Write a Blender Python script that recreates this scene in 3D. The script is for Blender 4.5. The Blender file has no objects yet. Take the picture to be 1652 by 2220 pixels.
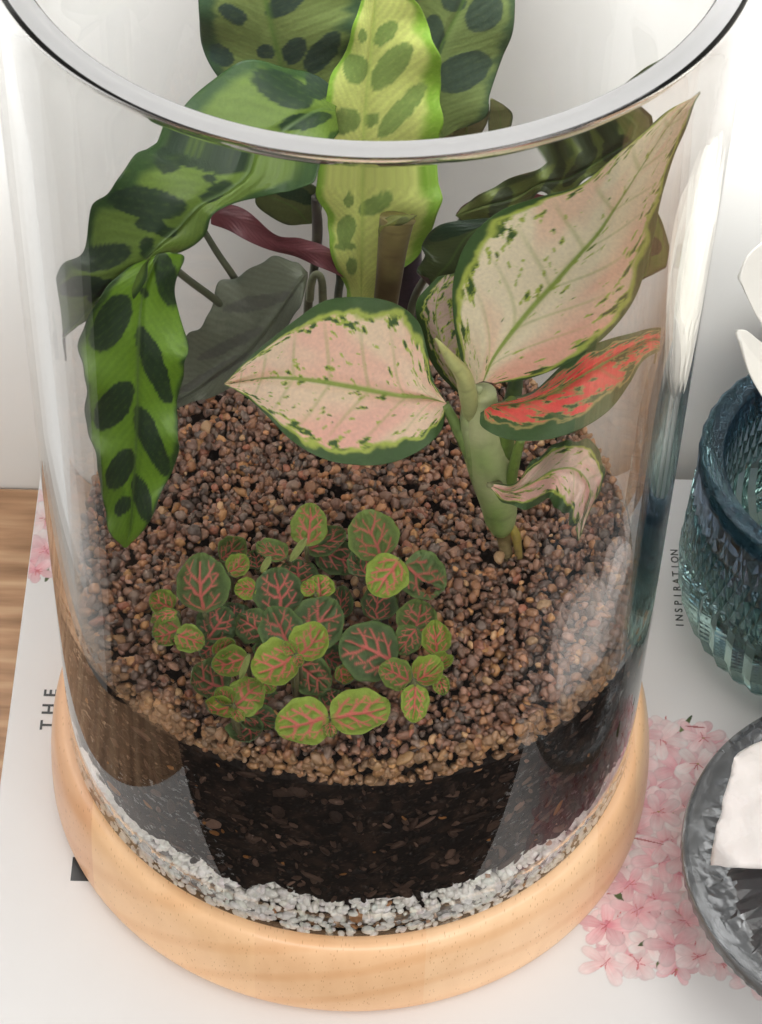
import bpy, bmesh, math, random
import numpy as np
from mathutils import Vector, Matrix

rnd = random.Random(7)
rng = np.random.default_rng(11)
scene = bpy.context.scene
col = scene.collection

# ------------------------------------------------------------------ camera
CAM = np.array([0.0, -0.55568, 0.78757])
YAW, PIT, ROL, FPX = 0.01434, 0.86387, 0.03643, 5699.92
VX, VY = 1652.0, 2220.0            # size of the measuring frame
_f = np.array([math.sin(YAW) * math.cos(PIT), math.cos(YAW) * math.cos(PIT), -math.sin(PIT)])
_r0 = np.array([math.cos(YAW), -math.sin(YAW), 0.0])
_u0 = np.cross(_r0, _f)
RT = _r0 * math.cos(ROL) + _u0 * math.sin(ROL)
UP = -_r0 * math.sin(ROL) + _u0 * math.cos(ROL)
cam_d = bpy.data.cameras.new("camera")
cam = bpy.data.objects.new("camera", cam_d)
col.objects.link(cam)
cam.matrix_world = Matrix(((RT[0], UP[0], -_f[0], CAM[0]), (RT[1], UP[1], -_f[1], CAM[1]), (RT[2], UP[2], -_f[2], CAM[2]), (0, 0, 0, 1)))
cam_d.sensor_fit = 'HORIZONTAL'
cam_d.sensor_width = 36.0
cam_d.lens = FPX / VX * 36.0
cam_d.clip_start = 0.01
cam_d.clip_end = 50
cam_d.dof.use_dof = True
cam_d.dof.focus_distance = 0.88
cam_d.dof.aperture_fstop = 100
scene.camera = cam

# ------------------------------------------------------------------ light
scene.view_settings.view_transform = 'Standard'
scene.view_settings.look = 'None'
scene.view_settings.gamma = 1
scene.view_settings.exposure = 0.0
world = bpy.data.worlds.new("World")
scene.world = world
world.use_nodes = True
bg = world.node_tree.nodes["Background"]
bg.inputs[0].default_value = (1.0, 0.98, 0.96, 1)
bg.inputs[1].default_value = 0.47


def area(name, loc, target, sx, sy, power, color, spread=180):
    d = bpy.data.lights.new(name, 'AREA')
    d.shape = 'RECTANGLE'
    d.size = sx
    d.size_y = sy
    d.energy = power
    d.color = color
    d.spread = math.radians(spread)
    o = bpy.data.objects.new(name, d)
    col.objects.link(o)
    o.location = loc
    v = Vector(target) - Vector(loc)
    o.rotation_euler = v.to_track_quat('-Z', 'Y').to_euler()
    return o


area("overhead_fill_light", (0.42, -0.22, 0.90), (0.08, 0.0, 0.0), 0.60, 0.40, 2.6, (1.0, 0.98, 0.955))  # added fill lamp, lifts the right side of the book
area("front_window_light", (0.12, -1.15, 0.80), (0, 0.0, 0.05), 1.6, 0.6, 11.5, (1.0, 0.985, 0.96))
area("wall_wash_light", (-0.26, -0.12, 0.78), (-0.23, 0.148, 0.46), 0.9, 0.12, 8.0, (0.96, 0.985, 1.0), 40)  # added lamp, brightens the upper wall so it fades downward
area("left_reflection_light", (-0.216, 0.075, 0.235), (0, 0.075, 0.235), 0.13, 0.52, 0.055, (0.93, 0.97, 1.0))  # added lamp panel, gives the white strip reflected in the left glass

scene.cycles.max_bounces = 20
scene.cycles.transmission_bounces = 16
scene.cycles.glossy_bounces = 8
scene.cycles.diffuse_bounces = 4
scene.cycles.transparent_max_bounces = 8
scene.cycles.sample_clamp_indirect = 6
scene.cycles.blur_glossy = 0.4
scene.cycles.use_denoising = True

# ------------------------------------------------------------------ constants
RO, RI = 0.100, 0.093          # vase outer / inner radius
ZB, ZT = 0.0360, 0.3792        # vase bottom / top
RW = 0.1079                     # wooden base radius
ZG = 0.1315                     # gravel level
YWALL = 0.1485
ZDESK = -0.026


# ------------------------------------------------------------------ helpers
def rays(px, py):
    px = np.asarray(px, float)
    py = np.asarray(py, float)
    a = (px - VX / 2) / FPX
    b = -(py - VY / 2) / FPX
    return _f + a[..., None] * RT + b[..., None] * UP


def at_y(px, py, y):
    d = rays(px, py)
    t = (np.asarray(y, float) - CAM[1]) / d[..., 1]
    return CAM + d * t[..., None]


def at_z(px, py, z):
    d = rays(px, py)
    t = (np.asarray(z, float) - CAM[2]) / d[..., 2]
    return CAM + d * t[..., None]


def through(px, py):
    """ray behind the glass wall: origin, direction, and how far below the rim it enters (0..1)"""
    n_ = 1.42
    d = rays(px, py)
    O = np.broadcast_to(CAM, d.shape)

    def hit(O, d, R):
        a = d[..., 0] ** 2 + d[..., 1] ** 2
        b = 2 * (O[..., 0] * d[..., 0] + O[..., 1] * d[..., 1])
        c = O[..., 0] ** 2 + O[..., 1] ** 2 - R * R
        q = b * b - 4 * a * c
        return (-b - np.sqrt(np.maximum(q, 0))) / 2 / a, q > 0
    d = d / np.linalg.norm(d, axis=-1, keepdims=True)
    t, ok = hit(O, d, RO)
    P = O + d * t[..., None]
    w = sstep(ZT - .001, ZT - .012, P[..., 2]) * ok

    def refr(d, N_, eta):
        c = -(d * N_).sum(-1)
        k = 1 - eta ** 2 * (1 - c ** 2)
        return eta * d + (eta * c - np.sqrt(np.maximum(k, 0)))[..., None] * N_, k > 0
    nn = P * np.array([1, 1, 0]) / RO
    d1, k1 = refr(d, nn, 1 / n_)
    t, ok2 = hit(P, d1, RI)
    Q = P + d1 * t[..., None]
    nn = Q * np.array([1, 1, 0]) / RI
    d2, k2 = refr(d1, nn, n_)
    w = w * ok2 * k2
    bad = ~(ok & ok2 & k2)
    Q[bad] = CAM
    d2[bad] = d[bad]
    return Q, d2, w, d


def in_y(px, py, y):
    Q, d2, w, d = through(px, py)
    A = CAM + d * ((np.asarray(y) - CAM[1]) / d[..., 1])[..., None]
    B = Q + d2 * ((np.asarray(y) - Q[..., 1]) / d2[..., 1])[..., None]
    return A * (1 - w[..., None]) + B * w[..., None]


def in_plane(px, py, c0, nrm):
    Q, d2, w, d = through(px, py)
    A = CAM + d * (((c0 - CAM) @ nrm) / (d @ nrm))[..., None]
    B = Q + d2 * (((c0 - Q) @ nrm) / (d2 @ nrm))[..., None]
    return A * (1 - w[..., None]) + B * w[..., None]


def tag(o, label=None, cat=None, group=None, kind=None):
    for k, v in (('label', label), ('category', cat), ('group', group), ('kind', kind)):
        if v:
            o[k] = v
    return o


def empty(name, loc):
    o = bpy.data.objects.new(name, None)
    o.empty_display_size = 0.01
    col.objects.link(o)
    o.location = loc
    return o


def mesh_obj(name, V, F, mat, parent=None, colors=None, smooth=True, origin=None):
    V = np.asarray(V, np.float32)
    if origin is None:
        origin = np.array(parent.location) if parent is not None else V.mean(0) * [1, 1, 0] + [0, 0, V[:, 2].min()]
    origin = np.asarray(origin, float)
    me = bpy.data.meshes.new(name)
    Vl = (V - origin).astype(np.float32)
    if isinstance(F, np.ndarray):
        k = F.shape[1]
        me.vertices.add(len(V))
        me.vertices.foreach_set('co', Vl.ravel())
        me.loops.add(F.size)
        me.loops.foreach_set('vertex_index', F.astype(np.int32).ravel())
        me.polygons.add(len(F))
        me.polygons.foreach_set('loop_start', (np.arange(len(F)) * k).astype(np.int32))
        try:
            me.polygons.foreach_set('loop_total', np.full(len(F), k, np.int32))
        except Exception:
            pass
        me.update(calc_edges=True)
    else:
        me.from_pydata([tuple(v) for v in Vl.tolist()], [], F)
        me.update()
    me.validate()
    me.polygons.foreach_set('use_smooth', np.full(len(me.polygons), bool(smooth)))
    if colors is not None:
        a = me.color_attributes.new('Col', 'FLOAT_COLOR', 'POINT')
        c = np.ones((len(V), 4), np.float32)
        c[:, :3] = np.clip(colors, 0, 1)
        a.data.foreach_set('color', c.ravel())
    if mat:
        me.materials.append(mat)
    o = bpy.data.objects.new(name, me)
    col.objects.link(o)
    if parent is not None:
        o.parent = parent
        po = np.array(parent.location)
        o.location = origin - po if parent.parent is None else (0, 0, 0)
    else:
        o.location = origin
    return o


def grid_faces(nv, nu, off=0, flip=False):
    i = np.arange(nv - 1)[:, None] * nu + np.arange(nu - 1)[None, :] + off
    F = np.stack([i, i + 1, i + nu + 1, i + nu], -1).reshape(-1, 4)
    return F[:, ::-1] if flip else F


def lathe(profile, n=128, closed=False):
    """profile: list of (r, z); revolved about z."""
    P = np.array(profile, float)
    m = len(P)
    t = np.linspace(0, 2 * np.pi, n, endpoint=False)
    V = np.stack([P[:, 0][:, None] * np.cos(t), P[:, 0][:, None] * np.sin(t), np.repeat(P[:, 1][:, None], n, 1)], -1).reshape(-1, 3)
    F = []
    rr = range(m) if closed else range(m - 1)
    for i in rr:
        j = (i + 1) % m
        for k in range(n):
            k2 = (k + 1) % n
            F.append((i * n + k, i * n + k2, j * n + k2, j * n + k))
    return V, np.array(F)


_tab = rng.random((256, 256))


def vnoise(x, y):
    x = np.asarray(x, float)
    y = np.asarray(y, float)
    xi = np.floor(x).astype(int)
    yi = np.floor(y).astype(int)
    fx = x - xi
    fy = y - yi
    fx = fx * fx * (3 - 2 * fx)
    fy = fy * fy * (3 - 2 * fy)
    g = lambda a, b: _tab[a & 255, b & 255]
    return (g(xi, yi) * (1 - fx) + g(xi + 1, yi) * fx) * (1 - fy) + (g(xi, yi + 1) * (1 - fx) + g(xi + 1, yi + 1) * fx) * fy


def fbm(x, y, o=4):
    s = 0
    a = 0.5
    t = 0
    for k in range(o):
        s = s + a * vnoise(x * 2 ** k + 17.3 * k, y * 2 ** k + 5.1 * k)
        t += a
        a *= 0.5
    return s / t


def sstep(a, b, x):
    t = np.clip((x - a) / (b - a + 1e-9), 0, 1)
    return t * t * (3 - 2 * t)


def mix(a, b, t):
    a = np.asarray(a, float)
    b = np.asarray(b, float)
    t = np.asarray(t)[..., None]
    return a * (1 - t) + b * t


# ------------------------------------------------------------------ materials
def new_mat(name):
    m = bpy.data.materials.new(name)
    m.use_nodes = True
    nt = m.node_tree
    b = nt.nodes['Principled BSDF']
    return m, nt, b


def N(nt, t, **kw):
    n = nt.nodes.new(t)
    for k, v in kw.items():
        if k.startswith('i_'):
            n.inputs[k[2:].replace('_', ' ')].default_value = v
        else:
            setattr(n, k, v)
    return n


def simple(name, color, rough=0.5, spec=0.5, bump=None, var=None):
    m, nt, b = new_mat(name)
    b.inputs['Base Color'].default_value = (*color, 1)
    b.inputs['Roughness'].default_value = rough
    b.inputs['Specular IOR Level'].default_value = spec
    tc = N(nt, 'ShaderNodeTexCoord')
    if var:
        no = N(nt, 'ShaderNodeTexNoise')
        no.inputs['Scale'].default_value = var[0]
        no.inputs['Detail'].default_value = 6
        nt.links.new(tc.outputs['Object'], no.inputs['Vector'])
        mx = N(nt, 'ShaderNodeMix', data_type='RGBA')
        mx.inputs['A'].default_value = (*color, 1)
        mx.inputs['B'].default_value = (*var[1], 1)
        nt.links.new(no.outputs['Fac'], mx.inputs['Factor'])
        nt.links.new(mx.outputs['Result'], b.inputs['Base Color'])
    if bump:
        no = N(nt, 'ShaderNodeTexNoise')
        no.inputs['Scale'].default_value = bump[0]
        no.inputs['Detail'].default_value = 5
        nt.links.new(tc.outputs['Object'], no.inputs['Vector'])
        bp = N(nt, 'ShaderNodeBump')
        bp.inputs['Strength'].default_value = bump[1]
        bp.inputs['Distance'].default_value = 0.001
        nt.links.new(no.outputs['Fac'], bp.inputs['Height'])
        nt.links.new(bp.outputs['Normal'], b.inputs['Normal'])
    return m


def attr_mat(name, rough=0.45, spec=0.5, bump=(600, 0.2), transl=0.0, coat=0.0, rvar=0.0):
    m, nt, b = new_mat(name)
    at = N(nt, 'ShaderNodeAttribute', attribute_name='Col')
    tc = N(nt, 'ShaderNodeTexCoord')
    no = N(nt, 'ShaderNodeTexNoise')
    no.inputs['Scale'].default_value = bump[0]
    no.inputs['Detail'].default_value = 4
    nt.links.new(tc.outputs['Object'], no.inputs['Vector'])
    hsv = N(nt, 'ShaderNodeHueSaturation')
    mr = N(nt, 'ShaderNodeMapRange')
    mr.inputs['To Min'].default_value = 0.82
    mr.inputs['To Max'].default_value = 1.18
    nt.links.new(no.outputs['Fac'], mr.inputs['Value'])
    nt.links.new(mr.outputs['Result'], hsv.inputs['Value'])
    nt.links.new(at.outputs['Color'], hsv.inputs['Color'])
    nt.links.new(hsv.outputs['Color'], b.inputs['Base Color'])
    b.inputs['Roughness'].default_value = rough
    b.inputs['Specular IOR Level'].default_value = spec
    b.inputs['Coat Weight'].default_value = coat
    bp = N(nt, 'ShaderNodeBump')
    bp.inputs['Strength'].default_value = bump[1]
    bp.inputs['Distance'].default_value = 0.0006
    nt.links.new(no.outputs['Fac'], bp.inputs['Height'])
    nt.links.new(bp.outputs['Normal'], b.inputs['Normal'])
    if transl > 0:
        out = nt.nodes['Material Output']
        tr = N(nt, 'ShaderNodeBsdfTranslucent')
        nt.links.new(hsv.outputs['Color'], tr.inputs['Color'])
        ms = N(nt, 'ShaderNodeMixShader')
        ms.inputs[0].default_value = transl
        nt.links.new(b.outputs[0], ms.inputs[1])
        nt.links.new(tr.outputs[0], ms.inputs[2])
        nt.links.new(ms.outputs[0], out.inputs['Surface'])
    return m


def glass_mat(name, color, ior=1.42, rough=0.0):
    m = bpy.data.materials.new(name)
    m.use_nodes = True
    nt = m.node_tree
    nt.nodes.remove(nt.nodes['Principled BSDF'])
    g = N(nt, 'ShaderNodeBsdfGlass')
    g.inputs['Color'].default_value = (*color, 1)
    g.inputs['Roughness'].default_value = rough
    g.inputs['IOR'].default_value = ior
    nt.links.new(g.outputs[0], nt.nodes['Material Output'].inputs['Surface'])
    return m


M_leaf = attr_mat('leaf_skin', rough=0.38, spec=0.45, bump=(900, 0.25), transl=0.22)
M_pale = attr_mat('pale_leaf_skin', rough=0.42, spec=0.4, bump=(900, 0.2), transl=0.18)
M_fit = attr_mat('small_leaf_skin', rough=0.5, spec=0.35, bump=(1500, 0.35), transl=0.15)
M_stem = attr_mat('stem_skin', rough=0.4, spec=0.4, bump=(500, 0.2), transl=0.08)
M_peb = attr_mat('pebble_stone', rough=0.33, spec=0.5, bump=(1400, 0.5))
M_wpeb = attr_mat('white_stone', rough=0.4, spec=0.5, bump=(900, 0.3))
M_soil = attr_mat('soil_grit', rough=0.65, spec=0.2, bump=(900, 0.8))
M_print = attr_mat('printed_paper', rough=0.45, spec=0.4, bump=(300, 0.02))
M_glass = glass_mat('clear_glass', (0.995, 0.995, 0.993))
M_ground = new_mat('ground_glass_rim')[0]
_b = M_ground.node_tree.nodes['Principled BSDF']
_b.inputs['Base Color'].default_value = (0.95, 0.955, 0.965, 1)
_b.inputs['Roughness'].default_value = 0.28
_b.inputs['Transmission Weight'].default_value = 0.50
_b.inputs['IOR'].default_value = 1.47
M_blue = glass_mat('blue_green_glass', (0.34, 0.50, 0.52), 1.5)
_nt = M_blue.node_tree
_tc = N(_nt, 'ShaderNodeTexCoord')
_sx = N(_nt, 'ShaderNodeSeparateXYZ')
_cr = N(_nt, 'ShaderNodeMapRange', data_type='FLOAT')
_cr.inputs['From Max'].default_value = 0.09
_mx = N(_nt, 'ShaderNodeMix', data_type='RGBA')
_mx.inputs['A'].default_value = (0.68, 0.76, 0.70, 1)
_mx.inputs['B'].default_value = (0.47, 0.55, 0.67, 1)
_nt.links.new(_tc.outputs['Object'], _sx.inputs[0])
_nt.links.new(_sx.outputs[2], _cr.inputs['Value'])
_nt.links.new(_cr.outputs[0], _mx.inputs['Factor'])
_nt.links.new(_mx.outputs['Result'], [q for q in _nt.nodes if q.type == 'BSDF_GLASS'][0].inputs['Color'])
M_grey = simple('smoky_glass', (0.30, 0.31, 0.315), 0.06, 0.5, bump=(110, 0.22), var=(30, (0.22, 0.23, 0.24)))
M_grey.node_tree.nodes['Principled BSDF'].inputs['Transmission Weight'].default_value = 0.80
M_grey.node_tree.nodes['Principled BSDF'].inputs['IOR'].default_value = 1.38


def wood_mat():
    m, nt, b = new_mat('rubberwood')
    tc = N(nt, 'ShaderNodeTexCoord')
    mp = N(nt, 'ShaderNodeMapping')
    mp.inputs['Scale'].default_value = (1, 0.12, 0.6)
    mp.inputs['Rotation'].default_value = (0, 0, math.radians(4))
    nt.links.new(tc.outputs['Object'], mp.inputs['Vector'])
    sx = N(nt, 'ShaderNodeSeparateXYZ')
    nt.links.new(tc.outputs['Object'], sx.inputs[0])
    # glued staves: steps of tone across x
    rmp = N(nt, 'ShaderNodeValToRGB')
    rmp.color_ramp.interpolation = 'CONSTANT'
    e = rmp.color_ramp.elements
    e[0].position = 0.0
    e[0].color = (0.829, 0.479, 0.274, 1)
    e[1].position = 0.10
    e[1].color = (0.930, 0.592, 0.333, 1)
    for p, c in ((0.36, (0.907, 0.566, 0.319, 1)), (0.62, (0.930, 0.612, 0.363, 1)), (0.886, (0.885, 0.551, 0.314, 1)), (0.95, (0.930, 0.622, 0.372, 1))):
        k = e.new(p)
        k.color = c
    mr = N(nt, 'ShaderNodeMapRange')
    mr.inputs['From Min'].default_value = -0.11
    mr.inputs['From Max'].default_value = 0.11
    nt.links.new(sx.outputs[0], mr.inputs['Value'])
    nt.links.new(mr.outputs['Result'], rmp.inputs['Fac'])
    wv = N(nt, 'ShaderNodeTexNoise')
    wv.inputs['Scale'].default_value = 150
    wv.inputs['Detail'].default_value = 5
    wv.inputs['Distortion'].default_value = 0.25
    nt.links.new(mp.outputs[0], wv.inputs['Vector'])
    cr = N(nt, 'ShaderNodeValToRGB')
    cr.color_ramp.elements[0].position = 0.32
    cr.color_ramp.elements[0].color = (0.90, 0.83, 0.75, 1)
    cr.color_ramp.elements[1].position = 0.62
    cr.color_ramp.elements[1].color = (1.06, 1.06, 1.04, 1)
    nt.links.new(wv.outputs['Fac'], cr.inputs['Fac'])
    mul = N(nt, 'ShaderNodeMix', data_type='RGBA', blend_type='MULTIPLY')
    mul.inputs['Factor'].default_value = 0.35
    nt.links.new(rmp.outputs[0], mul.inputs['A'])
    nt.links.new(cr.outputs[0], mul.inputs['B'])
    wg_ = N(nt, 'ShaderNodeTexWave', wave_type='RINGS', rings_direction='Y')
    mpr = N(nt, 'ShaderNodeMapping')
    mpr.inputs['Location'].default_value = (-0.035, 0, 0.10)
    mpr.inputs['Scale'].default_value = (0.8, 0.10, 1.0)
    nt.links.new(tc.outputs['Object'], mpr.inputs['Vector'])
    wg_.inputs['Scale'].default_value = 24
    wg_.inputs['Distortion'].default_value = 1.6
    wg_.inputs['Detail'].default_value = 2
    wg_.inputs['Detail Scale'].default_value = 1.0
    nt.links.new(mpr.outputs[0], wg_.inputs['Vector'])
    wr = N(nt, 'ShaderNodeValToRGB')
    wr.color_ramp.elements[0].position = 0.0
    wr.color_ramp.elements[0].color = (0.90, 0.80, 0.70, 1)
    wr.color_ramp.elements[1].position = 0.38
    wr.color_ramp.elements[1].color = (1, 1, 1, 1)
    nt.links.new(wg_.outputs['Fac'], wr.inputs['Fac'])
    mul1 = N(nt, 'ShaderNodeMix', data_type='RGBA', blend_type='MULTIPLY')
    mul1.inputs['Factor'].default_value = 0.55
    nt.links.new(mul.outputs['Result'], mul1.inputs['A'])
    nt.links.new(wr.outputs[0], mul1.inputs['B'])
    mul = mul1
    # pores: short dashes along y
    mp2 = N(nt, 'ShaderNodeMapping')
    mp2.inputs['Scale'].default_value = (1100, 230, 330)
    nt.links.new(tc.outputs['Object'], mp2.inputs['Vector'])
    vo = N(nt, 'ShaderNodeTexVoronoi')
    vo.inputs['Scale'].default_value = 1.0
    nt.links.new(mp2.outputs[0], vo.inputs['Vector'])
    pr = N(nt, 'ShaderNodeValToRGB')
    pr.color_ramp.elements[0].position = 0.10
    pr.color_ramp.elements[0].color = (0.62, 0.5, 0.4, 1)
    pr.color_ramp.elements[1].position = 0.2
    pr.color_ramp.elements[1].color = (1, 1, 1, 1)
    nt.links.new(vo.outputs['Distance'], pr.inputs['Fac'])
    mul2 = N(nt, 'ShaderNodeMix', data_type='RGBA', blend_type='MULTIPLY')
    mul2.inputs['Factor'].default_value = 0.75
    nt.links.new(mul.outputs['Result'], mul2.inputs['A'])
    nt.links.new(pr.outputs[0], mul2.inputs['B'])
    nt.links.new(mul2.outputs['Result'], b.inputs['Base Color'])
    b.inputs['Roughness'].default_value = 0.33
    b.inputs['Coat Weight'].default_value = 0.15
    bp = N(nt, 'ShaderNodeBump')
    bp.inputs['Strength'].default_value = 0.1
    bp.inputs['Distance'].default_value = 0.0005
    nt.links.new(wv.outputs['Fac'], bp.inputs['Height'])
    nt.links.new(bp.outputs['Normal'], b.inputs['Normal'])
    return m


def desk_mat():
    m, nt, b = new_mat('desk_oak')
    tc = N(nt, 'ShaderNodeTexCoord')
    mp = N(nt, 'ShaderNodeMapping')
    mp.inputs['Scale'].default_value = (0.10, 1, 1)
    nt.links.new(tc.outputs['Object'], mp.inputs['Vector'])
    n1 = N(nt, 'ShaderNodeTexNoise')
    n1.inputs['Scale'].default_value = 160
    n1.inputs['Detail'].default_value = 7
    nt.links.new(mp.outputs[0], n1.inputs['Vector'])
    cr = N(nt, 'ShaderNodeValToRGB')
    e = cr.color_ramp.elements
    e[0].position = 0.30
    e[0].color = (0.27, 0.145, 0.07, 1)
    e[1].position = 0.72
    e[1].color = (0.64, 0.42, 0.25, 1)
    k = e.new(0.5)
    k.color = (0.46, 0.26, 0.14, 1)
    nt.links.new(n1.outputs['Fac'], cr.inputs['Fac'])
    nt.links.new(cr.outputs[0], b.inputs['Base Color'])
    b.inputs['Roughness'].default_value = 0.4
    bp = N(nt, 'ShaderNodeBump')
    bp.inputs['Strength'].default_value = 0.25
    bp.inputs['Distance'].default_value = 0.0006
    nt.links.new(n1.outputs['Fac'], bp.inputs['Height'])
    nt.links.new(bp.outputs['Normal'], b.inputs['Normal'])
    return m


M_wood = wood_mat()
M_desk = desk_mat()
M_wall = simple('wall_paint', (0.76, 0.745, 0.71), 0.6, 0.3, bump=(90, 0.08), var=(4, (0.73, 0.715, 0.68)))
M_floor = simple('dark_floor', (0.03, 0.022, 0.018), 0.5, 0.3, var=(3, (0.045, 0.033, 0.027)))
M_cover = simple('book_cover', (0.79, 0.775, 0.765), 0.35, 0.45, bump=(120, 0.03), var=(9, (0.76, 0.745, 0.74)))
M_pages = simple('book_pages', (0.78, 0.76, 0.72), 0.7, 0.2, bump=(900, 0.3))
M_ink = simple('black_ink', (0.02, 0.02, 0.022), 0.4, 0.4, var=(60, (0.03, 0.03, 0.03)))
M_ink2 = simple('dark_green_ink', (0.035, 0.04, 0.035), 0.4, 0.4, var=(60, (0.05, 0.05, 0.045)))
M_petal = simple('white_petal', (0.80, 0.78, 0.72), 0.5, 0.3, bump=(70, 0.15), var=(25, (0.84, 0.82, 0.77)))


def quartz_mat():
    m, nt, b = new_mat('milky_quartz')
    tc = N(nt, 'ShaderNodeTexCoord')
    n1 = N(nt, 'ShaderNodeTexNoise')
    n1.inputs['Scale'].default_value = 60
    n1.inputs['Detail'].default_value = 8
    nt.links.new(tc.outputs['Object'], n1.inputs['Vector'])
    mx = N(nt, 'ShaderNodeMix', data_type='RGBA')
    mx.inputs['A'].default_value = (0.80, 0.72, 0.69, 1)
    mx.inputs['B'].default_value = (0.86, 0.83, 0.80, 1)
    nt.links.new(n1.outputs['Fac'], mx.inputs['Factor'])
    nt.links.new(mx.outputs['Result'], b.inputs['Base Color'])
    b.inputs['Roughness'].default_value = 0.32
    b.inputs['Subsurface Weight'].default_value = 0.15
    b.inputs['Subsurface Radius'].default_value = (0.01, 0.008, 0.007)
    bp = N(nt, 'ShaderNodeBump')
    bp.inputs['Strength'].default_value = 0.9
    bp.inputs['Distance'].default_value = 0.002
    nt.links.new(n1.outputs['Fac'], bp.inputs['Height'])
    nt.links.new(bp.outputs['Normal'], b.inputs['Normal'])
    return m


M_quartz = quartz_mat()

# ------------------------------------------------------------------ setting
V = np.array([(-2.5, YWALL, -0.75), (2.5, YWALL, -0.75), (2.5, YWALL, 2.0), (-2.5, YWALL, 2.0),
              (-2.5, YWALL + .1, -0.75), (2.5, YWALL + .1, -0.75), (2.5, YWALL + .1, 2.0), (-2.5, YWALL + .1, 2.0)])
BOXF = [(0, 1, 2, 3), (5, 4, 7, 6), (4, 0, 3, 7), (1, 5, 6, 2), (3, 2, 6, 7), (4, 5, 1, 0)]
tag(mesh_obj('wall', V, BOXF, M_wall, smooth=False), kind='structure')
V = np.array([(-2.5, -2.5, -0.75), (2.5, -2.5, -0.75), (2.5, YWALL, -0.75), (-2.5, YWALL, -0.75)])
tag(mesh_obj('floor', V, [(0, 1, 2, 3)], M_floor, smooth=False), kind='structure')


def box_bm(x0, x1, y0, y1, z0, z1, bev=0.0, seg=2):
    bm = bmesh.new()
    vs = [bm.verts.new(p) for p in [(x0, y0, z0), (x1, y0, z0), (x1, y1, z0), (x0, y1, z0), (x0, y0, z1), (x1, y0, z1), (x1, y1, z1), (x0, y1, z1)]]
    for f in [(3, 2, 1, 0), (4, 5, 6, 7), (0, 1, 5, 4), (1, 2, 6, 5), (2, 3, 7, 6), (3, 0, 4, 7)]:
        bm.faces.new([vs[i] for i in f])
    if bev:
        bmesh.ops.bevel(bm, geom=bm.edges[:], offset=bev, segments=seg, affect='EDGES', profile=0.5)
    return bm


def bm_obj(name, bm, mat, parent=None, smooth=False):
    V = np.array([v.co[:] for v in bm.verts])
    bm.verts.index_update()
    F = [tuple(v.index for v in f.verts) for f in bm.faces]
    bm.free()
    return mesh_obj(name, V, F, mat, parent, smooth=smooth)


desk = empty('desk', (0, 0, -0.75))
tag(desk, 'brown wooden desk that the white book lies on against the wall', 'desk')
bm_obj('desk_top', box_bm(-0.182, 0.9, -0.121, YWALL - 0.001, ZDESK - 0.03, ZDESK, 0.002), M_desk, desk)
for lx, ly in ((-0.15, -0.09), (0.86, -0.09), (-0.15, 0.11), (0.86, 0.11)):
    bm_obj('desk_leg', box_bm(lx - .02, lx + .02, ly - .02, ly + .02, -0.75, ZDESK - 0.0305, 0.002), M_desk, desk)

# ------------------------------------------------------------------ book
BX0, BX1, BY0, BY1 = -0.1260, 0.245, -0.1145, 0.1386
book = empty('book', (0.05, 0.02, ZDESK))
tag(book, 'large white hardcover book with pink blossom cover lying under the vase', 'book')
bm_obj('cover', box_bm(BX0, BX1, BY0, BY1, -0.003, 0.0, 0.0009, 3), M_cover, book)
bm_obj('cover', box_bm(BX0, BX1, BY0, BY1, ZDESK + 0.0003, ZDESK + 0.003, 0.0009, 3), M_cover, book)
bm_obj('page_block', box_bm(BX0 + .003, BX1 - .003, BY0 + .003, BY1 - .003, ZDESK + 0.0032, -0.0032), M_pages, book)


def lettering(s, x, y0, y1, cap, mat, name='letter'):
    """s runs along +y, its letter tops towards -x; each letter its own mesh"""
    n = len(s)
    for i, ch in enumerate(s):
        cu = bpy.data.curves.new('t', 'FONT')
        cu.body = ch
        cu.size = cap / 0.70
        cu.align_x = 'CENTER'
        cu.extrude = 0.00004
        cu.offset = 0.00014 if cap > .004 else 0.00007
        t = bpy.data.objects.new('t', cu)
        col.objects.link(t)
        dg = bpy.context.evaluated_depsgraph_get()
        me = bpy.data.meshes.new_from_object(t.evaluated_get(dg))
        bpy.data.objects.remove(t)
        bpy.data.curves.remove(cu)
        y = y0 + (y1 - y0) * (i / (n - 1))
        vv = [(x - v.co.y, y + v.co.x, 0.00012 + v.co.z) for v in me.vertices]
        ff = [tuple(p.vertices) for p in me.polygons]
        bpy.data.meshes.remove(me)
        mesh_obj(name, np.array(vv), ff, mat, book, smooth=False)


lettering("THE", -0.1092, 0.0100, 0.0245, 0.0049, M_ink)
lettering("INSPIRATION", 0.1257, 0.0640, 0.1000, 0.0029, M_ink2)
bm_obj('printed_square', box_bm(-0.0970, -0.078, -0.0567, -0.0469, 0.00004, 0.00012), M_ink, book)


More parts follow.
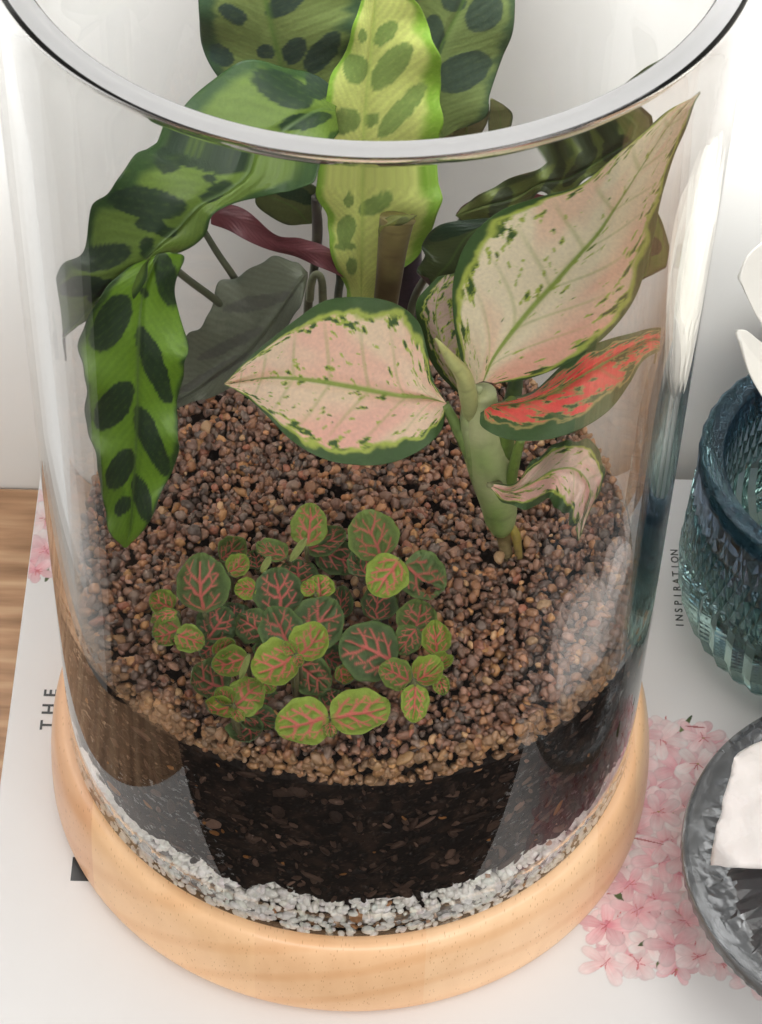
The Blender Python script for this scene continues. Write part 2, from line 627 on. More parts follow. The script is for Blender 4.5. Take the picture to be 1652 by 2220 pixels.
def blossom(x0, x1, y0, y1, step, mask, seed, count):
    r = np.random.default_rng(seed)
    xs = np.arange(x0, x1, step)
    ys = np.arange(y0, y1, step)
    X, Y = np.meshgrid(xs, ys)
    C = np.ones(X.shape + (3,)) * np.array([0.78, 0.765, 0.76])
    A = np.zeros(X.shape)

    def stamp(cx, cy, ang, L, W, cA, cB, k, tip=.35, grad=.25):
        sel = (abs(X - cx) < L) & (abs(Y - cy) < L)
        if not sel.any():
            return
        dx, dy = X[sel] - cx, Y[sel] - cy
        a = dx * math.cos(ang) + dy * math.sin(ang)
        b = -dx * math.sin(ang) + dy * math.cos(ang)
        wob = 0.75 + 0.5 * vnoise(dx * 420 + k, dy * 420)
        d = (a / L) ** 2 + (b / (W * (1 - tip + tip * a / L))) ** 2 * wob
        ins = sstep(1.0, 0.84, d)
        g = np.clip((a / L + 1) / 2 + grad * 1.4 * (vnoise(b * 2600 + k, a * 260) - .5), 0, 1)
        cc = mix(cA, cB, g ** .8) * (1 - sstep(0.6, 1.0, d) * 0.16)[:, None]
        C[sel] = C[sel] * (1 - ins[:, None]) + cc * ins[:, None]
        A[sel] = np.maximum(A[sel], ins)

    for i in range(count):
        cx, cy = r.uniform(x0, x1), r.uniform(y0, y1)
        if r.random() > mask(cx, cy):
            continue
        q = r.random()
        if q < .15:
            stamp(cx, cy, r.uniform(0, 6.3), r.uniform(.003, .0065), r.uniform(.0014, .0026), (.025, .045, .015), (.11, .15, .035), i)
            continue
        if q < .25:
            stamp(cx, cy, r.uniform(0, 6.3), r.uniform(.003, .007), .00055, (.30, .07, .07), (.5, .16, .16), i)
            continue
        rot, sz, tone = r.uniform(0, 6.3), r.uniform(.0042, .0062), r.random()
        base = np.array([.68, .20, .26]) * tone + np.array([.80, .50, .50]) * (1 - tone)
        tipc = np.array([.80, .56, .58]) * tone + np.array([.85, .80, .78]) * (1 - tone)
        for k in range(5):
            an = rot + k * 2 * math.pi / 5 + r.uniform(-.2, .2)
            sq = r.uniform(.75, 1.1)
            sh = r.uniform(.86, 1.04)
            stamp(cx + math.cos(an) * sz * .85, cy + math.sin(an) * sz * .7 * sq, an, sz, sz * r.uniform(.55, .75), base * sh, tipc * sh, i * 7 + k)
        for k in range(r.integers(2, 6)):
            an = r.uniform(0, 6.3)
            stamp(cx + math.cos(an) * .0012, cy + math.sin(an) * .0012, an, .0017, .00030, (.45, .08, .12), (.62, .22, .22), i + k)
        if r.random() < .35:
            stamp(cx, cy, 0, .0007, .0006, (.28, .13, .05), (.45, .28, .10), i)
    Vv = np.stack([X, Y, np.full(X.shape, 0.0001)], -1).reshape(-1, 3)
    F = grid_faces(len(ys), len(xs))
    fa = A.reshape(-1)[F].max(1) > 0.02
    F = F[fa]
    used, inv = np.unique(F, return_inverse=True)
    return mesh_obj('blossom_print', Vv[used], inv.reshape(F.shape), M_print, book, colors=C.reshape(-1, 3)[used])


def maskR(x, y):
    # band of blossom running down the right of the base
    cxm = 0.1095 + 0.012 * sstep(0.02, -0.08, y)
    d = abs(x - cxm) / (0.021 + 0.010 * sstep(0.04, -0.03, y))
    e = sstep(0.027, 0.008, y) * sstep(-0.094, -0.072, y)
    return float(sstep(1.15, 0.75, d) * e)


blossom(0.080, 0.152, -0.100, 0.036, 0.00030, maskR, 3, 900)
blossom(-0.1256, -0.104, 0.072, 0.125, 0.0004, lambda x, y: float(sstep(1, .6, math.hypot((x + .120) / .012, (y - .101) / .022))), 5, 90)

# ------------------------------------------------------------------ wooden base
prof = [(0.0, 0.0004), (RW - 0.0035, 0.0004)]
for k in range(1, 5):
    a = -math.pi / 2 + math.pi / 2 * k / 4
    prof.append((RW - 0.0035 + 0.0035 * math.cos(a), 0.0004 + 0.0045 + 0.0045 * math.sin(a)))
for k in range(1, 17):
    a = math.pi / 2 * k / 16
    prof.append((0.1012 + (RW - 0.1012) * math.cos(a) ** .9, 0.0049 + (ZB - 0.0049) * math.sin(a)))
prof += [(RI, ZB), (0.0, ZB)]
Vw, Fw = lathe(prof, 160)
wb = mesh_obj('wooden_base', Vw, Fw, M_wood, origin=(0, 0, 0.0))
tag(wb, 'round pale wooden base with rounded edge under the glass vase', 'wooden base')

# ------------------------------------------------------------------ vase
g0 = ZB + 0.0004
vp = [(0.0, g0)]
for k in range(7):
    a = -math.pi / 2 + math.pi / 2 * k / 6
    vp.append((RO - 0.003 + 0.003 * math.cos(a), g0 + 0.003 + 0.003 * math.sin(a)))
for z in np.linspace(g0 + .02, ZT - .012, 10):
    vp.append((RO, z))
for k in range(7):
    a = math.pi / 2 * k / 6
    vp.append((RO - .0010 + .0013 * math.cos(a), ZT - .0022 + .0022 * math.sin(a)))
n_top0 = len(vp) - 2
vp += [(RO - .0024, ZT - .0001), (RO - .0037, ZT + .0004), (RI + .0024, ZT - .0002)]
for k in range(7):
    a = math.pi / 2 + math.pi / 2 * k / 6
    vp.append((RI + .0010 + .0013 * math.cos(a), ZT - .0022 + .0022 * math.sin(a)))
n_top1 = len(vp) - 6

for z in np.linspace(ZT - .012, g0 + .012, 10):
    vp.append((RI, z))
for k in range(1, 7):
    a = -math.pi / 2 * k / 6
    vp.append((RI - 0.002 + 0.002 * math.cos(a), g0 + 0.0035 + 0.002 * math.sin(a)))
vp.append((0.0, g0 + 0.0015))
Vv, Fv = lathe(vp, 256)
vase = mesh_obj('glass_vase', Vv, Fv, M_glass, origin=(0, 0, ZB))
vase.data.materials.append(M_ground)
mi = np.zeros(len(Fv), np.int32)
mi[n_top0 * 256:n_top1 * 256] = 1
vase.data.polygons.foreach_set('material_index', mi)
tag(vase, 'tall clear glass cylinder vase holding the planted terrarium', 'glass vase')

# ------------------------------------------------------------------ pebbles
bm = bmesh.new()
bmesh.ops.create_icosphere(bm, subdivisions=2, radius=1)
ICO_V = np.array([v.co[:] for v in bm.verts])
bm.verts.index_update()
ICO_F = np.array([[v.index for v in f.verts] for f in bm.faces])
bm.free()


def pebble_shapes(n, lo=.55, hi=.9, cuts=9):
    S = []
    for _ in range(n):
        v = ICO_V.copy()
        for _ in range(cuts):
            d = rng.normal(size=3)
            d /= np.linalg.norm(d)
            h = rng.uniform(lo, hi)
            k = v @ d
            m = k > h
            v[m] -= (k[m] - h)[:, None] * d
        S.append(v)
    return np.array(S)


SH = pebble_shapes(24)
SHR = pebble_shapes(16, .75, .95, 6)


def rand_rot(n):
    q = rng.normal(size=(n, 4))
    q /= np.linalg.norm(q, axis=1)[:, None]
    w, x, y, z = q.T
    return np.stack([1 - 2 * (y * y + z * z), 2 * (x * y - z * w), 2 * (x * z + y * w), 2 * (x * y + z * w), 1 - 2 * (x * x + z * z), 2 * (y * z - x * w),
                     2 * (x * z - y * w), 2 * (y * z + x * w), 1 - 2 * (x * x + y * y)], -1).reshape(n, 3, 3)


def scatter(name, P, rad, colr, mat, shapes=SH, aniso=(1.0, 0.8, 0.62), clip=None, colfun=None, parent=None, corner=0.0):
    n = len(P)
    idx = rng.integers(0, len(shapes), n)
    sc = np.array(aniso) * (1 + rng.uniform(-.18, .18, (n, 3)))
    B = shapes[idx] * sc[:, None, :] * rad[:, None, None]
    Rm = rand_rot(n)
    Vv = np.einsum('nij,nkj->nki', Rm, B) + P[:, None, :]
    if clip is not None:
        rr = np.hypot(Vv[..., 0], Vv[..., 1])
        cl = clip + corner * sstep(g0 + .011, g0 + .002, Vv[..., 2])
        f = np.minimum(1, cl / np.maximum(rr, 1e-6))
        Vv[..., 0] *= f
        Vv[..., 1] *= f
    cc = np.repeat(colr[:, None, :], Vv.shape[1], 1)
    if colfun is not None:
        cc = colfun(Vv, cc)
    F = (ICO_F[None] + (np.arange(n) * len(ICO_V))[:, None, None]).reshape(-1, 3)
    return mesh_obj(name, Vv.reshape(-1, 3), F, mat, parent, colors=cc.reshape(-1, 3), origin=None if parent else (0, 0, float(Vv[..., 2].min())))


PAL = np.array([(.20, .12, .095), (.24, .15, .115), (.17, .115, .10), (.29, .16, .10), (.36, .20, .11), (.40, .24, .12), (.15, .125, .12),
                (.10, .075, .068), (.30, .19, .16), (.46, .33, .21), (.27, .12, .085), (.22, .17, .15), (.52, .32, .15)])
PW = np.array([3, 3, 3, 2.2, 1.6, .8, 1.8, 1.8, 1.6, .5, .7, 1.6, .25])
PW /= PW.sum()


def zsurf(x, y):
    return ZG + 0.0035 * (fbm(x * 28 + 50, y * 28 + 50, 3) - .5) * 2 + 0.004 * sstep(-.02, .08, y) * 0 + 0.003 * np.exp(-((x - .045) ** 2 + (y + .01) ** 2) / .0009)


def gravel_cloud(n, rmax, dz, r0, r1):
    a = rng.uniform(0, 2 * np.pi, n)
    r = rmax * np.sqrt(rng.random(n))
    x, y = r * np.cos(a), r * np.sin(a)
    rad = np.exp(rng.normal(math.log(r0), .34, n)).clip(.0009, r1)
    return np.stack([x, y, zsurf(x, y) + dz + rng.uniform(-.0012, .0012, n)], -1), rad


P1, R1 = gravel_cloud(5400, RI - .0022, -0.0010, .0017, .0031)
P2, R2 = gravel_cloud(3900, RI - .0022, 0.0008, .0015, .0027)
# against the glass
n = 1700
a = rng.uniform(0, 2 * np.pi, n)
zlow = 0.1190 + 0.0022 * np.sin(a * 3 + 1) + 0.0018 * (vnoise(a * 9, a * 0) - .5)
zz = zlow + rng.random(n) * (ZG - zlow + .0005)
r = RI - .0014
P3 = np.stack([r * np.cos(a), r * np.sin(a), zz], -1)
R3 = np.exp(rng.normal(math.log(.00172), .26, n)).clip(.001, .0030)
PP = np.concatenate([P1, P2, P3])
RR_ = np.concatenate([R1, R2, R3])
pc = PAL[rng.choice(len(PAL), len(PP), p=PW)] * rng.uniform(.85, 1.65, (len(PP), 1)) * np.array([1.08, .92, .76])
pc[-n:] = pc[-n:] * .45 + np.array([.42, .235, .10]) * .55 * rng.uniform(.7, 1.25, (n, 1))
gravel = scatter('gravel', PP, RR_, pc, M_peb, clip=RI + .0002)
tag(gravel, 'layer of small brown and orange gravel on top of the soil in the vase', 'gravel', kind='stuff')

# white gravel at the bottom, pressed against the glass
n = 3900
a = rng.uniform(0, 2 * np.pi, n)
ztop = 0.0555 + 0.0055 * (fbm(a * 6 + 3, a * 0 + 7, 3) - .5) * 2 + 0.004 * (vnoise(a * 22, a * 0 + 3) - .5)
zz = g0 + .0010 + rng.random(n) * (ztop - g0 - .0010)
r = RI - .0016 - rng.random(n) ** 2 * .003 + .0052 * sstep(g0 + .010, g0 + .002, zz)
PWh = np.stack([r * np.cos(a), r * np.sin(a), zz], -1)
RWh = np.exp(rng.normal(math.log(.00138), .28, n)).clip(.0007, .0026)
wc = np.array([.93, .90, .84]) * rng.uniform(.85, 1.1, (n, 1)) * (1 + rng.normal(0, .02, (n, 3)))
sel = rng.random(n) < .02
wc[sel] = (.42, .2, .08)
wet = rng.random(n) < .42


def wcf(Vv, cc):
    rr = np.hypot(Vv[..., 0], Vv[..., 1])
    d = sstep(-.0001, .0002, rr - RI - .0056 * sstep(g0 + .011, g0 + .002, Vv[..., 2])) * wet[:, None]
    return mix(cc, (.045, .035, .03), d * .9)


wg = scatter('white_gravel', PWh, RWh, wc, M_wpeb, shapes=SHR, aniso=(1.1, .85, .7), clip=RI + .0003, colfun=wcf, corner=.0056)
tag(wg, 'layer of white drainage stones at the bottom of the vase', 'gravel', kind='stuff')

# soil: a body touching the glass, plus flakes
nt_, nz_ = 900, 150
t = np.linspace(0, 2 * np.pi, nt_, endpoint=False)
z = np.linspace(g0 + .002, ZG - .011, nz_)
T, Z = np.meshgrid(t, z)
X_, Y_ = T * 16, Z * 160
n1 = fbm(X_ * 1.5, Y_ * 1.3, 4)
n2 = fbm(X_ * 4 + 30, Y_ * 6, 3)
rs = RI + 0.0009 + 0.0006 * (n1 - .55) - 0.0026 * sstep(.70, .74, n2)
rs = np.minimum(rs, RI + 0.0003)
zt_ = 0.0558 + 0.0055 * (fbm(T * 6 + 3, T * 0 + 7, 3) - .5) * 2 + 0.004 * (vnoise(T * 22, T * 0 + 3) - .5) + 0.0022 * (vnoise(T * 70, Z * 500) - .5)
rs = rs - 0.0034 * sstep(zt_ + .0003, zt_ - .0005, Z)
soilc = mix((.008, .0045, .003), (.030, .017, .011), sstep(.45, .75, n1))
soilc = mix(soilc, (.075, .045, .03), sstep(.70, .78, fbm(X_ * 6 + 9, Y_ * 9, 3)) * .7)
Vs = np.stack([rs * np.cos(T), rs * np.sin(T), Z], -1).reshape(-1, 3)
i = np.arange(nz_ - 1)[:, None] * nt_ + np.arange(nt_)[None, :]
j = np.arange(nz_ - 1)[:, None] * nt_ + (np.arange(nt_)[None, :] + 1) % nt_
Fs = np.stack([i, j, j + nt_, i + nt_], -1).reshape(-1, 4)
# lid and floor discs
cV = np.array([(0, 0, z[0]), (0, 0, z[-1])])
base = len(Vs)
capF = np.concatenate([np.stack([np.full(nt_, base), (np.arange(nt_) + 1) % nt_, np.arange(nt_), np.arange(nt_)], -1),
                       np.stack([np.full(nt_, base + 1), np.arange(nt_) + (nz_ - 1) * nt_, (np.arange(nt_) + 1) % nt_ + (nz_ - 1) * nt_, (np.arange(nt_) + 1) % nt_ + (nz_ - 1) * nt_], -1)])
allF = [tuple(q) for q in Fs.tolist()] + [tuple(q[:3]) for q in capF.tolist()]
so = mesh_obj('soil', np.concatenate([Vs, cV]), allF, M_soil, colors=np.concatenate([soilc.reshape(-1, 3), [[.02, .012, .01]] * 2]), origin=(0, 0, float(z[0])))
tag(so, 'thick dark brown potting soil layer between white stones and brown gravel', 'soil', kind='stuff')
n = 1800
a = rng.uniform(0, 2 * np.pi, n)
zz = rng.uniform(.056, .118, n)
r = RI + .0002
Pf = np.stack([r * np.cos(a), r * np.sin(a), zz], -1)
Rf = np.exp(rng.normal(math.log(.0016), .5, n)).clip(.0005, .0046)
fc = np.array([.058, .034, .024]) * np.exp(rng.normal(0, .6, (n, 1)))
sel = rng.random(n) < .03
fc[sel] = np.array([.30, .13, .04])
fl = scatter('soil_flakes', Pf, Rf, fc, M_soil, aniso=(1.3, .7, .35), clip=RI + .0016)
tag(fl, 'bark flakes and crumbs of the dark soil pressed against the glass', 'soil', kind='stuff')


# ------------------------------------------------------------------ leaves
def catmull(P, n):
    P = np.asarray(P, float)
    m = len(P)
    s = np.linspace(0, m - 1, n)
    i = np.minimum(s.astype(int), m - 2)
    f = (s - i)[:, None]
    E = np.vstack([2 * P[0] - P[1], P, 2 * P[-1] - P[-2]])
    p0, p1, p2, p3 = E[i], E[i + 1], E[i + 2], E[i + 3]
    return 0.5 * ((2 * p1) + (-p0 + p2) * f + (2 * p0 - 5 * p1 + 4 * p2 - p3) * f ** 2 + (-p0 + 3 * p1 - 3 * p2 + p3) * f ** 3)


def thick_sheet(G, thick):
    """G: nv x nu x 3 grid facing the viewer -> verts top+bottom, faces"""
    nv, nu = G.shape[:2]
    du = np.gradient(G, axis=1)
    dv = np.gradient(G, axis=0)
    nrm = np.cross(du, dv)
    L = np.linalg.norm(nrm, axis=-1, keepdims=True)
    nrm = nrm / np.maximum(L, 1e-12)
    mid = nrm[nv // 2, nu // 2]
    flip = False
    c = G[nv // 2, nu // 2]
    if np.dot(mid, CAM - c) < 0:
        nrm = -nrm
        flip = True
    bad = (L[..., 0] < 1e-13)
    nrm[bad] = 0
    # thickness tapers to the margin
    u = np.linspace(-1, 1, nu)
    tp = thick * (0.25 + 0.75 * np.sqrt(np.clip(1 - u ** 2, 0, 1)))[None, :, None]
    Bt = G - nrm * tp
    Vv = np.concatenate([G.reshape(-1, 3), Bt.reshape(-1, 3)])
    n = nv * nu
    F1 = grid_faces(nv, nu, 0, flip)
    F2 = grid_faces(nv, nu, n, not flip)
    rim = list(range(0, nu)) + [k * nu + nu - 1 for k in range(1, nv)] + [(nv - 1) * nu + k for k in range(nu - 2, -1, -1)] + [k * nu for k in range(nv - 2, 0, -1)]
    rim = np.array(rim)
    r2 = np.roll(rim, -1)
    F3 = np.stack([rim, r2, r2 + n, rim + n], -1)
    if not flip:
        F3 = F3[:, ::-1]
    return Vv, np.concatenate([F1, F2, F3])


def inside(P):
    r = np.hypot(P[..., 0], P[..., 1])
    return r


def leaf(parent, st, pattern, under, mat, nv=130, nu=61, fold=0.0, bow=0.0, wave=0.0, wfreq=5.0, wph=0.0, thick=0.0004, label=None, name='leaf', limit=RI - .0015, seed=0, ow=0.0):
    """st: rows (Lx,Ly, Mx,My, Rx,Ry, yL, yM, yR): margins and midrib seen from the front and their distance."""
    S = catmull(st, nv)
    u = np.linspace(-1, 1, nu)
    au = np.abs(u)[None, :]
    L, M, R = S[:, None, 0:2], S[:, None, 2:4], S[:, None, 4:6]
    px = np.where(u[None, :, None] < 0, M + (L - M) * (-u)[None, :, None], M + (R - M) * u[None, :, None])
    yy = np.where(u[None, :] < 0, S[:, None, 7] + (S[:, None, 6] - S[:, None, 7]) * (-u)[None, :], S[:, None, 7] + (S[:, None, 8] - S[:, None, 7]) * u[None, :])
    v = np.linspace(0, 1, nv)[:, None]
    if ow:
        k1 = 1 + ow * (np.sin(2 * np.pi * v * (wfreq + 1.3) + seed) + .5 * np.sin(2 * np.pi * v * wfreq * 2.7 + seed * 2))
        k2 = 1 + ow * (np.sin(2 * np.pi * v * (wfreq + .7) + seed * 3) + .5 * np.sin(2 * np.pi * v * wfreq * 2.3 + seed))
        px = np.where(u[None, :, None] < 0, M + (px - M) * k1[..., None], M + (px - M) * k2[..., None])
    taper = np.clip(np.minimum(v, 1 - v) * 8, 0, 1)
    yy = yy + bow * np.sin(np.pi * au) * taper + fold * (1 - au) ** 2 * taper * 0
    yy = yy + wave * taper * au ** 1.5 * np.sin(2 * np.pi * wfreq * v + wph + np.where(u[None, :] < 0, 0, 1.9))
    # quilting along the side veins
    yy = yy + 0.00005 * np.sin(2 * np.pi * (v * 16 - au * 3.5)) * au * (1 - au) * 4 * taper
    yy = yy + fold * np.exp(-(u[None, :] / .10) ** 2) * taper
    G = in_y(px[..., 0], px[..., 1], yy)
    r = np.hypot(G[..., 0], G[..., 1])
    over = r > limit
    if over.any():
        f = np.where(over, limit / r, 1.0)
        G[..., 0] *= f
        G[..., 1] *= f
    U = np.broadcast_to(u[None, :], (nv, nu))
    Vp = np.broadcast_to(v, (nv, nu))
    C = pattern(px[..., 0], px[..., 1], U, Vp, seed)
    Cu = np.broadcast_to(np.array(under, float), C.shape) * (0.9 + .2 * vnoise(px[..., 0] * .05, px[..., 1] * .05))[..., None]
    Vv, F = thick_sheet(G, thick)
    o = mesh_obj(name, Vv, F, mat, parent, colors=np.concatenate([C.reshape(-1, 3), Cu.reshape(-1, 3)]))
    if label:
        o['label'] = label
    return o


def cal_pattern(ovals, lime=(.23, .37, .05), edge=(.035, .085, .022), dark=(.018, .042, .022), rim=.80, midc=(.10, .17, .04), oval_mix=.95):
    def f(px, py, U, Vp, seed):
        au = np.abs(U)
        w = Vp * 34 - au * 6
        base = mix(lime, np.array(lime) * .72, fbm(Vp * 9 + seed, U * 2 + 4, 3))
        base = base * (1 + 0.07 * np.sin(2 * np.pi * w))[..., None]
        e = rim + .16 * (fbm(Vp * 13 + seed * 3, U * 1.5 + 8, 3) - .5) * 2
        base = mix(base, edge, sstep(e, e + .16, au))
        jx = (fbm(px * .03, py * .03, 2) - .5) * 8
        jy = (fbm(px * .03 + 40, py * .03 + 9, 2) - .5) * 8
        jx = jx + (vnoise(px * .16, py * .16) - .5) * 2.5
        jy = jy + (vnoise(px * .16 + 7, py * .16 + 3) - .5) * 2.5
        for cx, cy, a, b, ang in ovals:
            t = math.radians(ang)
            dx, dy = px + jx - cx, py + jy - cy
            p = dx * math.cos(t) + dy * math.sin(t)
            q = -dx * math.sin(t) + dy * math.cos(t)
            d = np.sqrt((p / a) ** 2 + (q / (b * (1 - .0 * p / a))) ** 2)
            base = mix(base, dark, sstep(1.02, .96, d) * oval_mix)
        base = mix(base, midc, sstep(.045, .02, au) * .75)
        base = mix(base, np.array(lime) * .9, sstep(.86, 1.0, np.sin(2 * np.pi * w)) * .13 * (au > .04))
        base = mix(base, np.array(lime) * .8, sstep(.62, .8, fbm(px * .06 + seed, py * .06, 3)) * .12)
        fine = sstep(.92, 1.0, np.sin(2 * np.pi * w + 1.2)) * .10
        base = mix(base, np.array(edge) * 1.2, fine)
        return base
    return f


def ag_pattern(pinkA, pinkB, green=(.055, .115, .03), lime=(.46, .54, .10), rimw=.86, amount=.5, rimvar=.10, sp=1.0, midgreen=1.0, blush=0.0):
    def f(px, py, U, Vp, seed):
        au = np.abs(U)
        sgn = np.where(U < 0, 0, 31.0)
        w = Vp * 1.0 - au * .28
        streak = fbm(w * 16 + seed * 7.7 + sgn, au * 2.2 + seed, 4)
        base = mix(pinkA, pinkB, np.clip(sstep(.3, .7, fbm(w * 5 + seed + sgn, au * 1.5 + 3, 3)) * .7 + .55 * blush * sstep(-.1, .8, U) - .2 * blush, 0, 1))
        fine = fbm(w * 60 + seed + sgn, au * 10, 3)
        spk = fbm(w * 26 * sp + seed * 5 + sgn, au * 8 * sp + 11, 4)
        # lime mottling, denser near margin and midrib
        near = sstep(rimw - .34, rimw - .02, au) * .38 + sstep(.22, .0, au) * .16 * midgreen + sstep(.8, 1.0, Vp) * .22
        thr = .74 - .16 * amount - near * .55
        base = mix(base, lime, sstep(thr, thr + .05, spk))
        thr2 = thr + .085
        base = mix(base, green, sstep(thr2, thr2 + .04, spk + .18 * (fine - .5)))
        # side veins
        for k in range(7):
            v0 = .04 + k * .135
            dv = np.abs(Vp - (v0 + .30 * au ** .9 * (1 - v0)))
            base = mix(base, np.array(lime) * .8, sstep(.010, .003, dv) * .35 * sstep(.95, .3, au))
        # margin
        e = rimw + rimvar * (fbm(Vp * 17 + seed * 2 + sgn, au * 3, 4) - .5) * 2 + .09 * (fbm(Vp * 4 + seed * 5 + sgn, au * 0, 2) - .5) * 2
        base = mix(base, lime, sstep(e - .07, e, au))
        base = mix(base, green, sstep(e, e + .05, au))
        base = mix(base, (.22, .33, .07), sstep(.05, .028, au + .03 * Vp) * sstep(1.05, .6, Vp) * .95)
        base = mix(base, lime, sstep(.10, .03, au + .07 * Vp) * .35 * sstep(.9, .5, Vp))
        return base
    return f


def tube(parent, pts, name='stem', colors=((.10, .14, .05), (.16, .2, .07)), mat=None, n=14, m=40, flat=1.0):
    """pts: (px,py,y,radius)"""
    S = catmull(np.array(pts, float), m)
    P = in_y(S[:, 0], S[:, 1], S[:, 2])
    return tube3(parent, np.c_[P, S[:, 3]], name, colors, mat, n, flat)


def tube3(parent, S, name='stem', colors=((.10, .14, .05), (.16, .2, .07)), mat=None, n=14, flat=1.0):
    P = S[:, :3]
    rad = np.maximum(S[:, 3], 1e-4)
    m = len(S)
    T = np.gradient(P, axis=0)
    T /= np.linalg.norm(T, axis=1)[:, None]
    ref = np.array([0.0, -1, .3])
    A = np.cross(T, ref)
    A /= np.linalg.norm(A, axis=1)[:, None]
    B = np.cross(T, A)
    t = np.linspace(0, 2 * np.pi, n, endpoint=False)
    G = P[:, None] + rad[:, None, None] * (A[:, None] * np.cos(t)[None, :, None] + flat * B[:, None] * np.sin(t)[None, :, None])
    Vv = G.reshape(-1, 3)
    F = []
    for k in range(m - 1):
        for q in range(n):
            q2 = (q + 1) % n
            F.append((k * n + q, k * n + q2, (k + 1) * n + q2, (k + 1) * n + q))
    F.append(tuple(range(n))[::-1])
    F.append(tuple((m - 1) * n + q for q in range(n)))
    s = np.repeat(np.linspace(0, 1, m), n)
    th = np.tile(t, m)
    f = fbm(s * 6 + 3, th * .8, 3)
    c = mix(colors[0], colors[1], np.clip(s * .8 + (f - .5) * .8, 0, 1))
    c = c * (0.82 + .36 * fbm(s * 2.5 + 9, th * 2.6, 3))[:, None]
    c = mix(c, c * .6, sstep(.965, 1.0, np.cos(s * 2 * np.pi * 4.3 + .5 * np.sin(th))) * .6)
    return mesh_obj(name, Vv, F, mat or M_stem, parent, colors=c)


# ---- calathea ---------------------------------------------------------------
cal = empty('rattlesnake_plant', (0.0, 0.055, ZG))
tag(cal, 'tall plant with long wavy green leaves marked by dark ovals', 'plant')
PURP = (.16, .045, .055)
# long leaf arching left
leaf(cal, [
    (735, 205, 728, 240, 735, 285, .040, .035, .030),
    (690, 165, 690, 238, 722, 310, .040, .032, .024),
    (620, 143, 640, 265, 690, 365, .038, .026, .018),
    (520, 140, 570, 320, 600, 398, .035, .020, .014),
    (420, 205, 505, 392, 515, 425, .026, .012, .008),
    (340, 288, 440, 432, 463, 455, .012, .004, .002),
    (285, 345, 385, 492, 445, 505, .004, .000, .000),
    (245, 398, 345, 530, 395, 545, .000, -.004, -.003),
    (205, 445, 300, 578, 325, 562, -.004, -.006, -.006),
    (180, 545, 255, 617, 315, 610, -.006, -.008, -.009),
    (130, 574, 205, 655, 275, 662, -.006, -.008, -.010),
    (116, 640, 165, 700, 190, 695, -.005, -.006, -.009),
    (104, 705, 128, 740, 140, 730, -.004, -.005, -.007),
    (108, 770, 108, 772, 110, 772, -.004, -.005, -.005)],
    cal_pattern([(324, 431, 86, 37, 5), (328, 481, 32, 19, 0), (361, 496, 26, 14, 0), (218, 558, 68, 28, -12), (179, 620, 50, 23, -10),
                 (222, 633, 38, 24, -32), (460, 367, 16, 12, 10), (473, 397, 42, 17, -35), (456, 334, 88, 14, 10), (319, 536, 15, 24, 10),
                 (612, 192, 74, 34, 25), (695, 170, 34, 46, 10), (660, 262, 60, 18, -12), (375, 320, 30, 40, 20)], lime=(.165, .26, .045), rim=.74),
    (.12, .06, .05), M_leaf, wave=.0030, wfreq=3.5, fold=.0012, seed=1, ow=.03, label='long arching leaf with dark ovals reaching the left side of the glass')
# hanging leaf at the left
leaf(cal, [
    (318, 560, 345, 548, 372, 545, -.004, -.004, -.004),
    (262, 590, 322, 600, 398, 560, -.010, -.008, -.006),
    (215, 650, 306, 660, 380, 640, -.014, -.011, -.009),
    (172, 725, 301, 730, 405, 745, -.018, -.015, -.013),
    (182, 800, 299, 800, 402, 800, -.019, -.017, -.015),
    (185, 870, 298, 870, 382, 875, -.021, -.019, -.017),
    (192, 940, 296, 940, 390, 950, -.022, -.021, -.020),
    (212, 1010, 292, 1010, 380, 1000, -.024, -.023, -.022),
    (222, 1080, 288, 1080, 352, 1068, -.026, -.025, -.024),
    (236, 1150, 282, 1145, 318, 1140, -.027, -.027, -.026),
    (268, 1187, 271, 1188, 275, 1187, -.028, -.028, -.028)],
    cal_pattern([(240, 700, 70, 36, -60), (362, 605, 64, 26, 78), (334, 791, 92, 25, 68), (247, 879, 62, 33, -55), (328, 954, 84, 24, 66),
                 (260, 1018, 48, 27, -60), (308, 1081, 52, 20, 75), (267, 1097, 26, 16, -60), (313, 633, 13, 9, 60)], lime=(.19, .37, .025), rim=.84),
    (.12, .06, .05), M_leaf, wave=.0022, wfreq=4, fold=.001, seed=2, ow=.03, label='leaf hanging straight down at the left with rows of dark ovals')
